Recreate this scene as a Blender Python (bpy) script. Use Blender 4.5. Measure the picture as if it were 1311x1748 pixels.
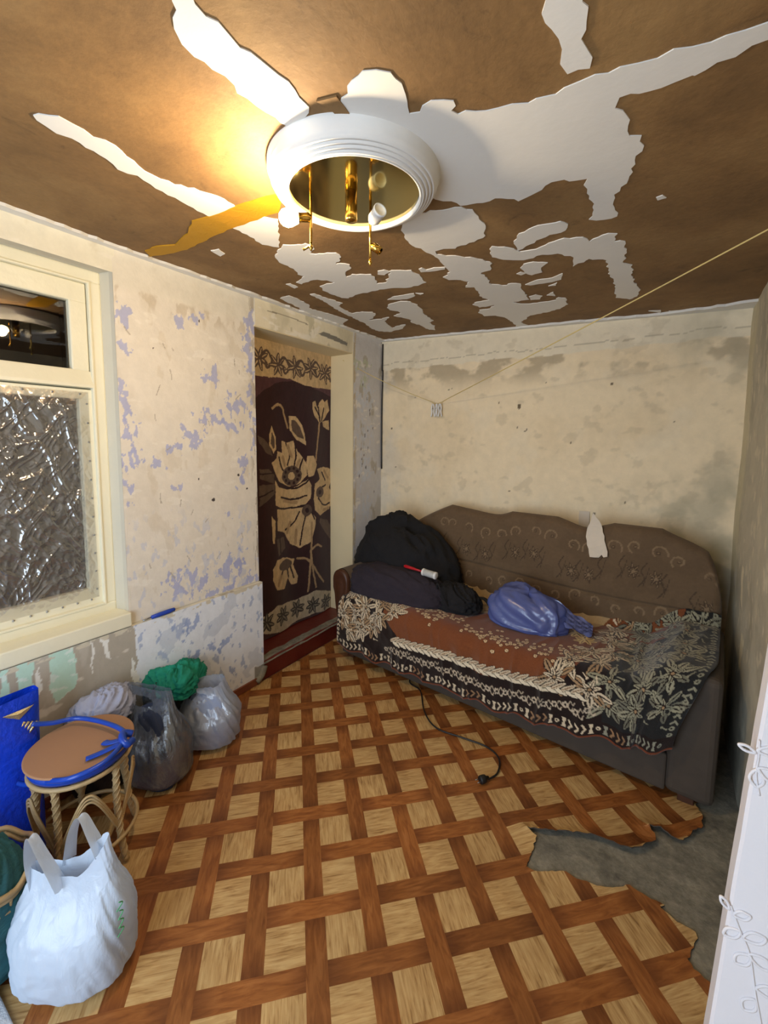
import bpy, bmesh, math, random
import numpy as np
from mathutils import Vector, Matrix
from mathutils.geometry import delaunay_2d_cdt

for _o in list(bpy.data.objects):
    bpy.data.objects.remove(_o)
sc = bpy.context.scene
col = sc.collection

# ------------------------------------------------------------------ camera
cam_d = bpy.data.cameras.new('camera'); cam = bpy.data.objects.new('camera', cam_d); col.objects.link(cam)
cam_d.sensor_fit = 'HORIZONTAL'; cam_d.sensor_width = 36.0
cam_d.lens = 729.0 / 1311 * 36; cam_d.shift_y = -53.17 / 1311; cam_d.clip_start = .02
CR, CU, CF = (0.8332, 0.5529, 0.0093), (-0.0604, 0.0742, 0.9954), (-0.5497, 0.8299, -0.0952)
cam.matrix_world = Matrix(((CR[0], CU[0], -CF[0], 2.084), (CR[1], CU[1], -CF[1], 0.0), (CR[2], CU[2], -CF[2], 1.55), (0, 0, 0, 1)))
sc.camera = cam

# ------------------------------------------------------------------ world, daylight, exposure
w = bpy.data.worlds.new('world'); sc.world = w; w.use_nodes = True
bg = w.node_tree.nodes['Background']; bg.inputs[0].default_value = (.62, .76, 1, 1); bg.inputs[1].default_value = 1.0
sc.view_settings.view_transform = 'Standard'; sc.view_settings.look = 'None'
sc.view_settings.gamma = 1.0; sc.view_settings.use_curve_mapping = False
sc.view_settings.exposure = 0.35
sc.cycles.use_adaptive_sampling = True; sc.cycles.adaptive_threshold = .04; sc.cycles.max_bounces = 7; sc.cycles.diffuse_bounces = 4; sc.cycles.glossy_bounces = 3; sc.cycles.transmission_bounces = 4; sc.cycles.transparent_max_bounces = 10
dl = bpy.data.lights.new('doorway_daylight', 'AREA'); dl.shape = 'RECTANGLE'; dl.size = 1.5; dl.size_y = 1.9
dl.energy = DAYLIGHT = 40; dl.color = (.70, .84, 1.0)
dlo = bpy.data.objects.new('doorway_daylight', dl); col.objects.link(dlo)
dlo.location = (1.15, -1.12, 1.2); dlo.rotation_euler = (math.radians(90), 0, 0)   # shines along +Y through the open doorway

# ------------------------------------------------------------------ helpers
rng = np.random.RandomState(7)
def s2l(c):
    c = np.asarray(c, float)
    if c.max() > 1.001: c = c / 255.0
    return np.where(c <= .04045, c / 12.92, ((c + .055) / 1.055) ** 2.4)
_lat = rng.rand(256, 256)
def vnoise(x, y):
    xi = np.floor(x).astype(int); yi = np.floor(y).astype(int); fx = x - xi; fy = y - yi
    fx = fx * fx * (3 - 2 * fx); fy = fy * fy * (3 - 2 * fy)
    a = _lat[xi % 256, yi % 256]; b = _lat[(xi + 1) % 256, yi % 256]; c = _lat[xi % 256, (yi + 1) % 256]; d = _lat[(xi + 1) % 256, (yi + 1) % 256]
    return (a * (1 - fx) + b * fx) * (1 - fy) + (c * (1 - fx) + d * fx) * fy
def fbm(x, y, o=4, s=0.0):
    r = 0; a = .5; t = 0
    for i in range(o):
        c_, s_ = math.cos(.6 + 1.1 * i), math.sin(.6 + 1.1 * i); xx, yy = x * c_ - y * s_, x * s_ + y * c_
        r = r + a * vnoise(xx * 2 ** i + 17.3 * i + s * 31.7, yy * 2 ** i + 9.1 * i + s * 13.3); t += a; a *= .5
    return r / t
def ss(a, b, x):
    t = np.clip((x - a) / (b - a), 0, 1); return t * t * (3 - 2 * t)

def link(o, parent=None):
    col.objects.link(o)
    if parent is not None: o.parent = parent
    return o
def tag(o, label=None, cat=None, group=None, kind=None):
    if label: o['label'] = label
    if cat: o['category'] = cat
    if group: o['group'] = group
    if kind: o['kind'] = kind
    return o
def empty(name, loc=(0, 0, 0), rz=0):
    o = bpy.data.objects.new(name, None); o.empty_display_size = .05; o.location = loc; o.rotation_euler = (0, 0, rz)
    return link(o)
def mesh(name, v, f, mat, parent=None, smooth=False, colors=None, thick=None):
    me = bpy.data.meshes.new(name); me.from_pydata([tuple(map(float, p)) for p in v], [], [tuple(map(int, q)) for q in f]); me.update()
    if colors is not None:
        a = me.color_attributes.new('Col', 'FLOAT_COLOR', 'POINT'); c = np.ones((len(v), 4)); c[:, :3] = np.asarray(colors).reshape(-1, 3); a.data.foreach_set('color', c.ravel())
    if smooth: me.polygons.foreach_set('use_smooth', [True] * len(me.polygons))
    if mat: me.materials.append(mat)
    o = bpy.data.objects.new(name, me)
    if thick:
        m = o.modifiers.new('thickness', 'SOLIDIFY'); m.thickness = thick; m.offset = 0
    return link(o, parent)
def grid(name, P, mat, parent=None, colors=None, closed=False, smooth=True, keep=None, thick=None):
    nu, nv = P.shape[:2]; idx = np.arange(nu * nv).reshape(nu, nv)
    if closed: idx = np.vstack([idx, idx[:1]])
    q = np.stack([idx[:-1, :-1], idx[1:, :-1], idx[1:, 1:], idx[:-1, 1:]], -1)
    if keep is not None: q = q[keep]
    return mesh(name, P.reshape(-1, 3), q.reshape(-1, 4), mat, parent, smooth, colors, thick)
def bm_obj(name, bm, mat, parent=None, smooth=False):
    me = bpy.data.meshes.new(name); bmesh.ops.recalc_face_normals(bm, faces=bm.faces[:]); bm.to_mesh(me); bm.free()
    if smooth: me.polygons.foreach_set('use_smooth', [True] * len(me.polygons))
    me.materials.append(mat); return link(bpy.data.objects.new(name, me), parent)
def add_box(bm, x0, x1, y0, y1, z0, z1, bev=0.0, seg=2):
    r = bmesh.ops.create_cube(bm, size=1); vs = r['verts']
    for v in vs: v.co = Vector((x0 + (v.co.x + .5) * (x1 - x0), y0 + (v.co.y + .5) * (y1 - y0), z0 + (v.co.z + .5) * (z1 - z0)))
    if bev:
        es = list({e for v in vs for e in v.link_edges}); bmesh.ops.bevel(bm, geom=es, offset=bev, segments=seg, affect='EDGES', profile=.5)
def box(name, x0, x1, y0, y1, z0, z1, mat, parent=None, bev=0.0, seg=2):
    bm = bmesh.new(); add_box(bm, x0, x1, y0, y1, z0, z1, bev, seg); return bm_obj(name, bm, mat, parent)
def smooth_path(pts, n=8, closed=False):
    p = np.array(pts, float); out = []; m = len(p)
    for i in range(m if closed else m - 1):
        if closed: a, b, c, d = p[(i - 1) % m], p[i], p[(i + 1) % m], p[(i + 2) % m]
        else: a, b, c, d = p[max(i - 1, 0)], p[i], p[i + 1], p[min(i + 2, m - 1)]
        for t in np.linspace(0, 1, n, endpoint=False):
            out.append(.5 * (2 * b + (c - a) * t + (2 * a - 5 * b + 4 * c - d) * t * t + (3 * b - a - 3 * c + d) * t ** 3))
    if not closed: out.append(p[-1])
    return np.array(out)
def tube_vf(path, r, k=8, closed=False, flat=None, base=0):
    path = np.asarray(path, float); n = len(path); V = []; F = []
    T = np.gradient(path, axis=0) if not closed else (np.roll(path, -1, 0) - np.roll(path, 1, 0))
    T /= np.linalg.norm(T, axis=1, keepdims=True) + 1e-9
    up = np.array([0, 0, 1.0]) if abs(T[0][2]) < .9 else np.array([1.0, 0, 0])
    nrm = np.cross(T[0], up); nrm /= np.linalg.norm(nrm)
    rr = np.broadcast_to(np.asarray(r, float), (n,))
    for i in range(n):
        nrm = nrm - T[i] * (nrm @ T[i]); nrm /= np.linalg.norm(nrm) + 1e-9; b = np.cross(T[i], nrm)
        for j in range(k):
            a = 2 * math.pi * j / k; V.append(path[i] + rr[i] * (math.cos(a) * nrm + (flat or 1) * math.sin(a) * b))
    for i in range(n if closed else n - 1):
        for j in range(k):
            i2 = (i + 1) % n; F.append((base + i * k + j, base + i * k + (j + 1) % k, base + i2 * k + (j + 1) % k, base + i2 * k + j))
    if not closed: F.append(tuple(base + j for j in range(k))[::-1]); F.append(tuple(base + (n - 1) * k + j for j in range(k)))
    return V, F
def tube(name, pts, r, mat, parent=None, k=8, n=6, closed=False, flat=None, raw=False):
    V, F = tube_vf(pts if raw else smooth_path(pts, n, closed), r, k, closed, flat); return mesh(name, V, F, mat, parent, True)
def lathe(name, prof, mat, parent=None, n=48, c=(0, 0, 0), cap=True, axis=None):
    V = []; F = []; m = len(prof)
    for i in range(n):
        a = 2 * math.pi * i / n
        for r, z in prof: V.append((r * math.cos(a), r * math.sin(a), z))
    for i in range(n):
        for j in range(m - 1): F.append((i * m + j, ((i + 1) % n) * m + j, ((i + 1) % n) * m + j + 1, i * m + j + 1))
    if cap:
        F.append(tuple(i * m for i in range(n))[::-1]); F.append(tuple(i * m + m - 1 for i in range(n)))
    V = np.array(V)
    if axis is not None:
        q = Vector((0, 0, 1)).rotation_difference(Vector(axis)).to_matrix(); V = V @ np.array(q).T
    return mesh(name, V + np.array(c), F, mat, parent, True)
def jag(pts, amp=.006, step=.02, seed=1, closed=True):
    """densify an outline and make it ragged"""
    r = np.random.RandomState(seed); out = []; p = [np.array(q, float) for q in pts]; m = len(p)
    for i in range(m if closed else m - 1):
        a, b = p[i], p[(i + 1) % m]; L = np.linalg.norm(b - a); k = max(1, int(L / step))
        nr = np.array([-(b - a)[1], (b - a)[0]]) / (L + 1e-9)
        for j in range(k):
            out.append(a + (b - a) * j / k + (nr * r.uniform(-amp, amp) if j else nr * r.uniform(-amp, amp) * .4))
    if not closed: out.append(p[-1])
    return out
def inside(pts, X, Y):
    c = np.zeros(X.shape, bool); n = len(pts)
    for i in range(n):
        x1, y1 = pts[i]; x2, y2 = pts[(i + 1) % n]
        if y1 == y2: continue
        k = ((y1 > Y) != (y2 > Y)) & (X < (x2 - x1) * (Y - y1) / (y2 - y1) + x1); c ^= k
    return c
def cdt(outline, interior=(), tol=1e-5):
    pts = [Vector((float(p[0]), float(p[1]))) for p in outline]; n = len(pts)
    ed = [(i, (i + 1) % n) for i in range(n)]
    r = delaunay_2d_cdt(pts + [Vector((float(p[0]), float(p[1]))) for p in interior], ed, [], 1, tol)
    return np.array([(v.x, v.y) for v in r[0]]), [tuple(f) for f in r[2]]

class Canvas:
    """colours of a printed or painted surface, laid on the vertices of its own fine mesh"""
    def __init__(s, u0, u1, v0, v1, nu, nv, base, warp=0.0, wf=20):
        s.u = np.linspace(u0, u1, nu); s.v = np.linspace(v0, v1, nv); s.U, s.V = np.meshgrid(s.u, s.v, indexing='ij')
        s.c = np.ones((nu, nv, 3)) * s2l(base)
        s.X = s.U + warp * (fbm(s.U * wf, s.V * wf, 3, 1) - .5) * 2; s.Y = s.V + warp * (fbm(s.U * wf, s.V * wf, 3, 2) - .5) * 2
    def put(s, m, cl, a=1.0):
        s.c[m] = s.c[m] * (1 - a) + s2l(cl) * a
    def blend(s, m, cl):
        s.c = s.c * (1 - m[..., None]) + s2l(cl) * m[..., None]
    def poly(s, pts, cl, a=1.0): s.put(inside(pts, s.X, s.Y), cl, a)
    def win(s, x0, x1, y0, y1):
        i0, i1 = np.searchsorted(s.u, [x0 - .02, x1 + .02]); j0, j1 = np.searchsorted(s.v, [y0 - .02, y1 + .02]); return slice(i0, i1), slice(j0, j1)
    def line(s, pts, wd, cl, taper=False):
        pts = np.array(pts, float)
        w = s.win(pts[:, 0].min() - wd, pts[:, 0].max() + wd, pts[:, 1].min() - wd, pts[:, 1].max() + wd); X = s.X[w]; Y = s.Y[w]
        if X.size == 0: return
        m = np.zeros(X.shape, bool); n = len(pts) - 1
        for i in range(n):
            a, b = pts[i], pts[i + 1]; d = b - a; t = np.clip(((X - a[0]) * d[0] + (Y - a[1]) * d[1]) / (d @ d + 1e-12), 0, 1)
            ww = wd * (1 - .8 * (i + t) / n) if taper else wd
            m |= np.hypot(X - a[0] - t * d[0], Y - a[1] - t * d[1]) < ww
        s.c[w][m] = s2l(cl)
    def disc(s, x, y, r, cl, ry=None):
        ry = ry or r; w = s.win(x - r, x + r, y - ry, y + ry); m = ((s.X[w] - x) / r) ** 2 + ((s.Y[w] - y) / ry) ** 2 < 1; s.c[w][m] = s2l(cl)
    def leaf(s, x, y, L, ang, wd, cl, vein=None, edge=None):
        w = s.win(x - L, x + L, y - L, y + L); X = s.X[w] - x; Y = s.Y[w] - y; ca, sa = math.cos(ang), math.sin(ang)
        t = (X * ca + Y * sa) / L; q = np.abs(-X * sa + Y * ca)
        h = wd * np.sqrt(np.clip(4 * t * (1 - t), 0, 1)) * (1.15 - .5 * t); ok = (t > 0) & (t < 1)
        if edge: s.c[w][ok & (q < h + edge[1])] = s2l(edge[0])
        s.c[w][ok & (q < h)] = s2l(cl)
        if vein: s.c[w][ok & (q < h * .22) & (t < .85)] = s2l(vein)
    def flower(s, x, y, r, n, cl, ctr, dark, rot=0.0):
        for k in range(n): s.leaf(x, y, r, rot + 2 * math.pi * k / n, r * 1.25 / n, cl, dark, (dark, r * .06))
        s.disc(x, y, r * .26, dark); s.disc(x, y, r * .15, ctr)

# ------------------------------------------------------------------ materials
MATS = {}
def nt(name):
    m = bpy.data.materials.new(name); m.use_nodes = True; t = m.node_tree; b = t.nodes['Principled BSDF']; MATS[name] = m; return m, t, b
class E:
    """socket arithmetic: builds Math nodes"""
    def __init__(s, t, k): s.t = t; s.k = k
    def op(s, o, b=None, c=None):
        n = s.t.nodes.new('ShaderNodeMath'); n.operation = o
        for i, x in enumerate((s, b, c)):
            if x is None: continue
            if isinstance(x, E): s.t.links.new(x.k, n.inputs[i])
            else: n.inputs[i].default_value = x
        return E(s.t, n.outputs[0])
    def __add__(s, b): return s.op('ADD', b)
    def __sub__(s, b): return s.op('SUBTRACT', b)
    def __mul__(s, b): return s.op('MULTIPLY', b)
    def lt(s, b): return s.op('LESS_THAN', b)
    def gt(s, b): return s.op('GREATER_THAN', b)
    def abs(s): return s.op('ABSOLUTE')
    def fl(s): return s.op('FLOOR')
    def inv(s): return s.op('MULTIPLY_ADD', -1.0, 1.0)
def coords(t, kind='Object'):
    n = t.nodes.new('ShaderNodeTexCoord'); return n.outputs[kind]
def noise(t, vec, scale, detail=4, rough=.55, dist=0.0):
    n = t.nodes.new('ShaderNodeTexNoise'); n.inputs['Scale'].default_value = scale; n.inputs['Detail'].default_value = detail; n.inputs['Roughness'].default_value = rough; n.inputs['Distortion'].default_value = dist
    t.links.new(vec, n.inputs['Vector']); return n.outputs['Fac']
def ramp(t, fac, stops):
    n = t.nodes.new('ShaderNodeValToRGB'); e = n.color_ramp.elements
    while len(e) < len(stops): e.new(.5)
    for i, (p, c) in enumerate(stops):
        e[i].position = p; e[i].color = (*s2l(c), 1) if not np.isscalar(c) else (c, c, c, 1)
    t.links.new(fac, n.inputs[0]); return n.outputs[0]
def mix(t, f, a, b, mode='MIX'):
    n = t.nodes.new('ShaderNodeMix'); n.data_type = 'RGBA'; n.blend_type = mode
    for s, x in ((n.inputs[0], f), (n.inputs[6], a), (n.inputs[7], b)):
        if hasattr(x, 'links'): t.links.new(x, s)
        elif np.isscalar(x): s.default_value = x
        else: s.default_value = (*x, 1)
    return n.outputs[2]
def bump(t, b, h, strength=.3, dist=.01):
    n = t.nodes.new('ShaderNodeBump'); n.inputs['Strength'].default_value = strength; n.inputs['Distance'].default_value = dist
    t.links.new(h, n.inputs['Height']); t.links.new(n.outputs[0], b.inputs['Normal'])
def scaled(t, vec, s):
    n = t.nodes.new('ShaderNodeMapping'); n.inputs['Scale'].default_value = s; t.links.new(vec, n.inputs['Vector']); return n.outputs[0]
def plain(name, c, rough=.6, metal=0, var=.15, vs=12, bs=.2, bscale=40, bdist=.004, stretch=None, **kw):
    m, t, b = nt(name); v = coords(t)
    if stretch: v = scaled(t, v, stretch)
    lin = s2l(c)
    f = noise(t, v, vs, 5)
    t.links.new(mix(t, f, lin * (1 - var), np.clip(lin * (1 + var), 0, 1)), b.inputs['Base Color'])
    b.inputs['Roughness'].default_value = rough; b.inputs['Metallic'].default_value = metal
    if bs: bump(t, b, noise(t, v, bscale, 4), bs, bdist)
    for k, x in kw.items(): b.inputs[k].default_value = x
    return m
def painted(name, rough=.8, var=.12, vs=25, bs=.25, bscale=60, bdist=.004, sheen=0.0, spec=.3):
    """colour from the object's own 'Col' attribute, with fine grain"""
    m, t, b = nt(name); v = coords(t); a = t.nodes.new('ShaderNodeAttribute'); a.attribute_name = 'Col'
    g = ramp(t, noise(t, v, vs, 6, .65), [(.25, 1 - var), (.75, 1 + var)])
    t.links.new(mix(t, 1.0, a.outputs['Color'], g, 'MULTIPLY'), b.inputs['Base Color'])
    b.inputs['Roughness'].default_value = rough; b.inputs['Sheen Weight'].default_value = sheen; b.inputs['Specular IOR Level'].default_value = spec
    if bs: bump(t, b, noise(t, v, bscale, 5, .6), bs, bdist)
    return m

M_plaster = painted('old_plaster', .9, .07, 18, .35, 45, .004)
M_trim = plain('cream_gloss_paint', (232, 226, 200), .28, var=.04, vs=6, bs=.5, bscale=22, bdist=.004)
M_reveal = plain('grey_cream_paint', (205, 198, 178), .5, var=.06, vs=8, bs=.3, bscale=25)
M_jamb = plain('cream_distemper', (222, 205, 165), .85, var=.06, vs=6, bs=.2)
M_conc = None
def concrete():
    m, t, b = nt('bare_concrete'); v = coords(t)
    c1 = ramp(t, noise(t, v, 7, 6, .7), [(.3, (92, 88, 78)), (.55, (138, 132, 116)), (.75, (166, 160, 142))])
    c2 = ramp(t, noise(t, v, 45, 4, .7), [(.35, .75), (.7, 1.12)])
    t.links.new(mix(t, 1.0, c1, c2, 'MULTIPLY'), b.inputs['Base Color']); b.inputs['Roughness'].default_value = .95
    bump(t, b, noise(t, v, 30, 5, .75), .6, .006); return m
M_conc = concrete()
def ceiling_mat():
    m, t, b = nt('brown_board'); v = coords(t)
    big = ramp(t, noise(t, v, 2.2, 6, .6, .4), [(.3, (108, 80, 46)), (.5, (130, 98, 58)), (.72, (150, 118, 74))])
    st = ramp(t, noise(t, v, 9, 6, .7, .8), [(.27, .55), (.40, .95), (.8, 1.10)])
    fine = ramp(t, noise(t, v, 70, 3), [(.3, .93), (.7, 1.06)])
    t.links.new(mix(t, 1.0, mix(t, 1.0, big, st, 'MULTIPLY'), fine, 'MULTIPLY'), b.inputs['Base Color']); b.inputs['Roughness'].default_value = .8
    bump(t, b, noise(t, v, 14, 6, .65), .35, .01); return m
M_ceil = ceiling_mat()
M_putty = plain('white_putty', (226, 224, 218), .75, var=.05, vs=5, bs=.25, bscale=20)
def lino_mat():
    """printed basket-weave parquet: brown battens passing over and under, pale squares with turned grain"""
    m, t, b = nt('printed_linoleum'); v = coords(t)
    mp = t.nodes.new('ShaderNodeMapping'); mp.vector_type = 'TEXTURE'
    mp.inputs['Location'].default_value = (2.084, 0, 0); mp.inputs['Rotation'].default_value = (0, 0, math.radians(45.132)); mp.inputs['Scale'].default_value = (.18428, .18428, .18428)
    t.links.new(v, mp.inputs['Vector'])
    sp = t.nodes.new('ShaderNodeSeparateXYZ'); t.links.new(mp.outputs[0], sp.inputs[0])
    p = E(t, sp.outputs[0]) - .2472; q = E(t, sp.outputs[1]) - 16.035
    wob = E(t, noise(t, v, 3, 2)) * .02
    k = (p + .5).fl(); j = (q + .5).fl()
    dp = (p - k + wob).abs(); dq = (q - j + wob).abs()
    inV = dp.lt(.175); inH = dq.lt(.175)
    par = (k + j).op('ABSOLUTE').op('MODULO', 2.0).gt(.5)          # 1: the cross batten lies on top here
    Vtop = inV * (inH * par).inv(); Htop = inH * (inV * par.inv()).inv() * Vtop.inv()
    batten = (Vtop + Htop).op('MINIMUM', 1.0)
    tp = (p.fl() + q.fl()).op('ABSOLUTE').op('MODULO', 2.0).gt(.5)
    gu = noise(t, scaled(t, mp.outputs[0], (1.0, 6, 1)), 2.0, 4, .55, 1.0); gv = noise(t, scaled(t, mp.outputs[0], (6, 1.0, 1)), 2.0, 4, .55, 1.0)
    gu2 = noise(t, scaled(t, mp.outputs[0], (1.0, 20, 1)), 2, 2, .5); gv2 = noise(t, scaled(t, mp.outputs[0], (20, 1.0, 1)), 2, 2, .5)
    gt = (E(t, gu) * .6 + E(t, gu2) * .4) * tp + (E(t, gv) * .6 + E(t, gv2) * .4) * tp.inv()
    pale = ramp(t, gt.k, [(.32, (138, 100, 56)), (.46, (180, 142, 90)), (.62, (200, 166, 112))])
    gb = E(t, gv) * Vtop + E(t, gu) * Htop
    bt = ramp(t, gb.k, [(.3, (118, 66, 28)), (.5, (142, 86, 40)), (.72, (160, 102, 54))])
    # each batten is one printed plank: its own tint, darker towards the ends that dip under the next
    hv = (q - k + 1.0) * .5; hh = (p - j) * .5
    ev = ((hv - hv.fl()) * 2.0 - 1.0).abs(); eh = ((hh - hh.fl()) * 2.0 - 1.0).abs()
    e = ev * Vtop + eh * Htop
    cb_ = t.nodes.new('ShaderNodeCombineXYZ'); ida = k * Vtop + j * Htop; idb = hv.fl() * Vtop + hh.fl() * Htop + Htop * 37.0
    t.links.new(ida.k, cb_.inputs[0]); t.links.new(idb.k, cb_.inputs[1]); wn = t.nodes.new('ShaderNodeTexWhiteNoise'); t.links.new(cb_.outputs[0], wn.inputs['Vector'])
    dk = (e - .45).op('MULTIPLY', 1.6).op('MAXIMUM', 0.0).op('MINIMUM', .62)
    bt2 = mix(t, 1.0, mix(t, dk.k, bt, tuple(s2l((84, 40, 16)))), ramp(t, wn.outputs[0], [(0.0, .80), (1.0, 1.16)]), 'MULTIPLY')
    c = mix(t, batten.k, pale, bt2)
    wear = ramp(t, noise(t, v, 4, 6, .6), [(.3, .86), (.7, 1.08)])
    t.links.new(mix(t, 1.0, c, wear, 'MULTIPLY'), b.inputs['Base Color'])
    r = ramp(t, noise(t, v, 6, 4), [(.3, .36), (.7, .55)]); t.links.new(r, b.inputs['Roughness']); b.inputs['Specular IOR Level'].default_value = .35
    bump(t, b, gt.k, .04, .002); return m
M_lino = lino_mat()
M_red = plain('chipped_red_paint', (98, 30, 22), .45, var=.25, vs=14, bs=.4, bscale=30)
M_basebd = plain('brown_red_baseboard', (122, 66, 44), .5, var=.2, vs=12)
M_plush = painted('plush_cloth', .95, .14, 120, .5, 220, .004, .25, .1)
M_uph = painted('patterned_upholstery', .8, .10, 60, .5, 150, .003, .1, .2)
M_wood = plain('dark_brown_wood', (72, 42, 26), .4, var=.3, vs=6, stretch=(1, 8, 8))
M_basebrd = plain('dusty_grey_brown_cloth', (70, 60, 50), .85, var=.2, vs=14, bs=.4)
M_gold = plain('polished_brass', (206, 164, 80), .18, 1.0, var=.08, bs=0)
M_mirror = plain('bronze_mirror', (188, 172, 118), .10, 1.0, var=.05, vs=3, bs=0)
M_dark = plain('dark_room', (84, 70, 60), .9, var=.3, vs=3)
M_back = plain('linoleum_backing', (66, 58, 50), .9)
M_black = plain('black_cloth', (18, 17, 20), .95, var=.3, vs=20, bs=.6, bscale=120)
M_plum = plain('dark_plum_cloth', (40, 33, 42), .95, var=.25, vs=20, bs=.6, bscale=120)
M_green = plain('teal_green_cloth', (12, 128, 104), .85, var=.2, vs=10, bs=.4, bscale=90)
M_lav = plain('lavender_grey_cloth', (160, 166, 190), .85, var=.12, vs=10, bs=.4, bscale=90)
M_navy = plain('navy_cloth', (38, 48, 72), .9, var=.25, vs=8, bs=.4)
M_teal = plain('dark_teal_cloth', (40, 92, 100), .9, var=.3, vs=18, bs=.6, bscale=60, stretch=(1, 1, 6))
M_greyrug = plain('grey_terry', (176, 180, 186), .95, var=.1, vs=60, bs=.8, bscale=200)
M_blue = plain('shiny_blue_fabric', (14, 56, 190), .32, var=.45, vs=14, bs=.8, bscale=45, bdist=.006)
M_bluet = plain('blue_vinyl', (20, 62, 160), .3, var=.2, vs=12, bs=.2)
M_gilt = plain('gilt_studs', (214, 196, 150), .25, .8, var=.1, bs=.6, bscale=300)
M_board = plain('brown_hardboard', (156, 116, 84), .8, var=.05, vs=9, bs=.1)
M_rattan = plain('rattan_cane', (176, 148, 104), .55, var=.25, vs=30, bs=.4, stretch=(1, 1, 3))
M_rubber = plain('black_rubber', (20, 18, 18), .5, bs=0)
M_white = plain('white_plastic', (225, 225, 222), .4, var=.03, bs=0)
M_label = plain('printed_white_sleeve', (176, 176, 172), .5, var=.35, vs=120, bs=0)
M_redp = plain('red_plastic', (170, 20, 32), .3, var=.05, bs=0)
M_card = plain('torn_white_card', (214, 200, 180), .8, var=.06, vs=20, bs=.3)
M_rope = plain('pale_yellow_cord', (206, 184, 120), .8, var=.15, vs=80)
M_steel = plain('steel', (150, 150, 150), .35, 1.0, bs=0)
M_bluehandle = plain('blue_handle_plastic', (30, 66, 170), .4, var=.1, bs=0)
def film(name, tint, alpha, rough=.2, wrinkle=40, ws=.5, trans=.5, glossy=.12):
    """thin plastic sheet: see-through, part milky, with a sheen"""
    m, t, b = nt(name); out = t.nodes['Material Output']; t.nodes.remove(b); v = coords(t)
    df = t.nodes.new('ShaderNodeBsdfDiffuse'); tl = t.nodes.new('ShaderNodeBsdfTranslucent'); tr = t.nodes.new('ShaderNodeBsdfTransparent'); gl = t.nodes.new('ShaderNodeBsdfGlossy')
    c = (*s2l(tint), 1); df.inputs[0].default_value = c; tl.inputs[0].default_value = c; tr.inputs[0].default_value = tuple(.4 + .6 * x for x in c[:3]) + (1,); gl.inputs['Roughness'].default_value = rough
    bp = t.nodes.new('ShaderNodeBump'); bp.inputs['Strength'].default_value = ws; bp.inputs['Distance'].default_value = .01
    t.links.new(noise(t, scaled(t, v, (1, 1, .45)), wrinkle, 5, .6, 1.2), bp.inputs['Height'])
    for n in (df, gl): t.links.new(bp.outputs[0], n.inputs['Normal'])
    def mx(f, a, b_):
        n = t.nodes.new('ShaderNodeMixShader'); n.inputs[0].default_value = f; t.links.new(a, n.inputs[1]); t.links.new(b_, n.inputs[2]); return n.outputs[0]
    s = mx(trans, df.outputs[0], tl.outputs[0]); s = mx(alpha, tr.outputs[0], s); s = mx(glossy, s, gl.outputs[0])
    t.links.new(s, out.inputs[0]); return m
M_bagwhite = film('white_carrier_plastic', (206, 218, 232), .93, .3, 14, .5, .3, .06)
M_bagclear = film('milky_clear_plastic', (216, 226, 242), .50, .14, 15, 1.0, .4, .18)
M_baggrey = film('smoky_clear_plastic', (160, 172, 188), .26, .14, 15, 1.0, .3, .20)
M_bagblue = film('blue_bag_plastic', (118, 134, 204), .74, .28, 10, .4, .4, .08)
def clear_film():
    m, t, b = nt('clear_film'); out = t.nodes['Material Output']; t.nodes.remove(b); v = coords(t)
    tr = t.nodes.new('ShaderNodeBsdfTransparent'); df = t.nodes.new('ShaderNodeBsdfDiffuse'); gl = t.nodes.new('ShaderNodeBsdfGlossy'); tr.inputs[0].default_value = (.93, .93, .92, 1)
    df.inputs[0].default_value = (.62, .62, .62, 1); gl.inputs['Roughness'].default_value = .10
    bp = t.nodes.new('ShaderNodeBump'); bp.inputs['Strength'].default_value = .25; bp.inputs['Distance'].default_value = .01; t.links.new(noise(t, v, 16, 4, .5, 1.5), bp.inputs['Height']); t.links.new(bp.outputs[0], gl.inputs['Normal'])
    a = t.nodes.new('ShaderNodeMixShader'); a.inputs[0].default_value = .14; t.links.new(tr.outputs[0], a.inputs[1]); t.links.new(df.outputs[0], a.inputs[2])
    c = t.nodes.new('ShaderNodeMixShader'); c.inputs[0].default_value = .24; t.links.new(a.outputs[0], c.inputs[1]); t.links.new(gl.outputs[0], c.inputs[2]); t.links.new(c.outputs[0], out.inputs[0]); return m
M_film = clear_film()
M_tape = film('yellow_tape', (214, 160, 40), .9, .35, 30, .3, .3, .06)
def glass():
    m, t, b = nt('window_glass'); out = t.nodes['Material Output']; t.nodes.remove(b)
    tr = t.nodes.new('ShaderNodeBsdfTransparent'); gl = t.nodes.new('ShaderNodeBsdfGlossy'); gl.inputs['Roughness'].default_value = .01
    fr = t.nodes.new('ShaderNodeFresnel'); fr.inputs[0].default_value = 1.6; mx = t.nodes.new('ShaderNodeMixShader')
    t.links.new(fr.outputs[0], mx.inputs[0]); t.links.new(tr.outputs[0], mx.inputs[1]); t.links.new(gl.outputs[0], mx.inputs[2]); t.links.new(mx.outputs[0], out.inputs[0]); return m
M_glass = glass()
def bulb_mat():
    m, t, b = nt('lit_bulb'); b.inputs['Base Color'].default_value = (1, 1, 1, 1); b.inputs['Emission Color'].default_value = (1, .72, .36, 1); b.inputs['Emission Strength'].default_value = 60; return m
M_bulb = bulb_mat()
M_cone = plain('unlit_bulb_glass', (236, 230, 214), .15, bs=0)
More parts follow.
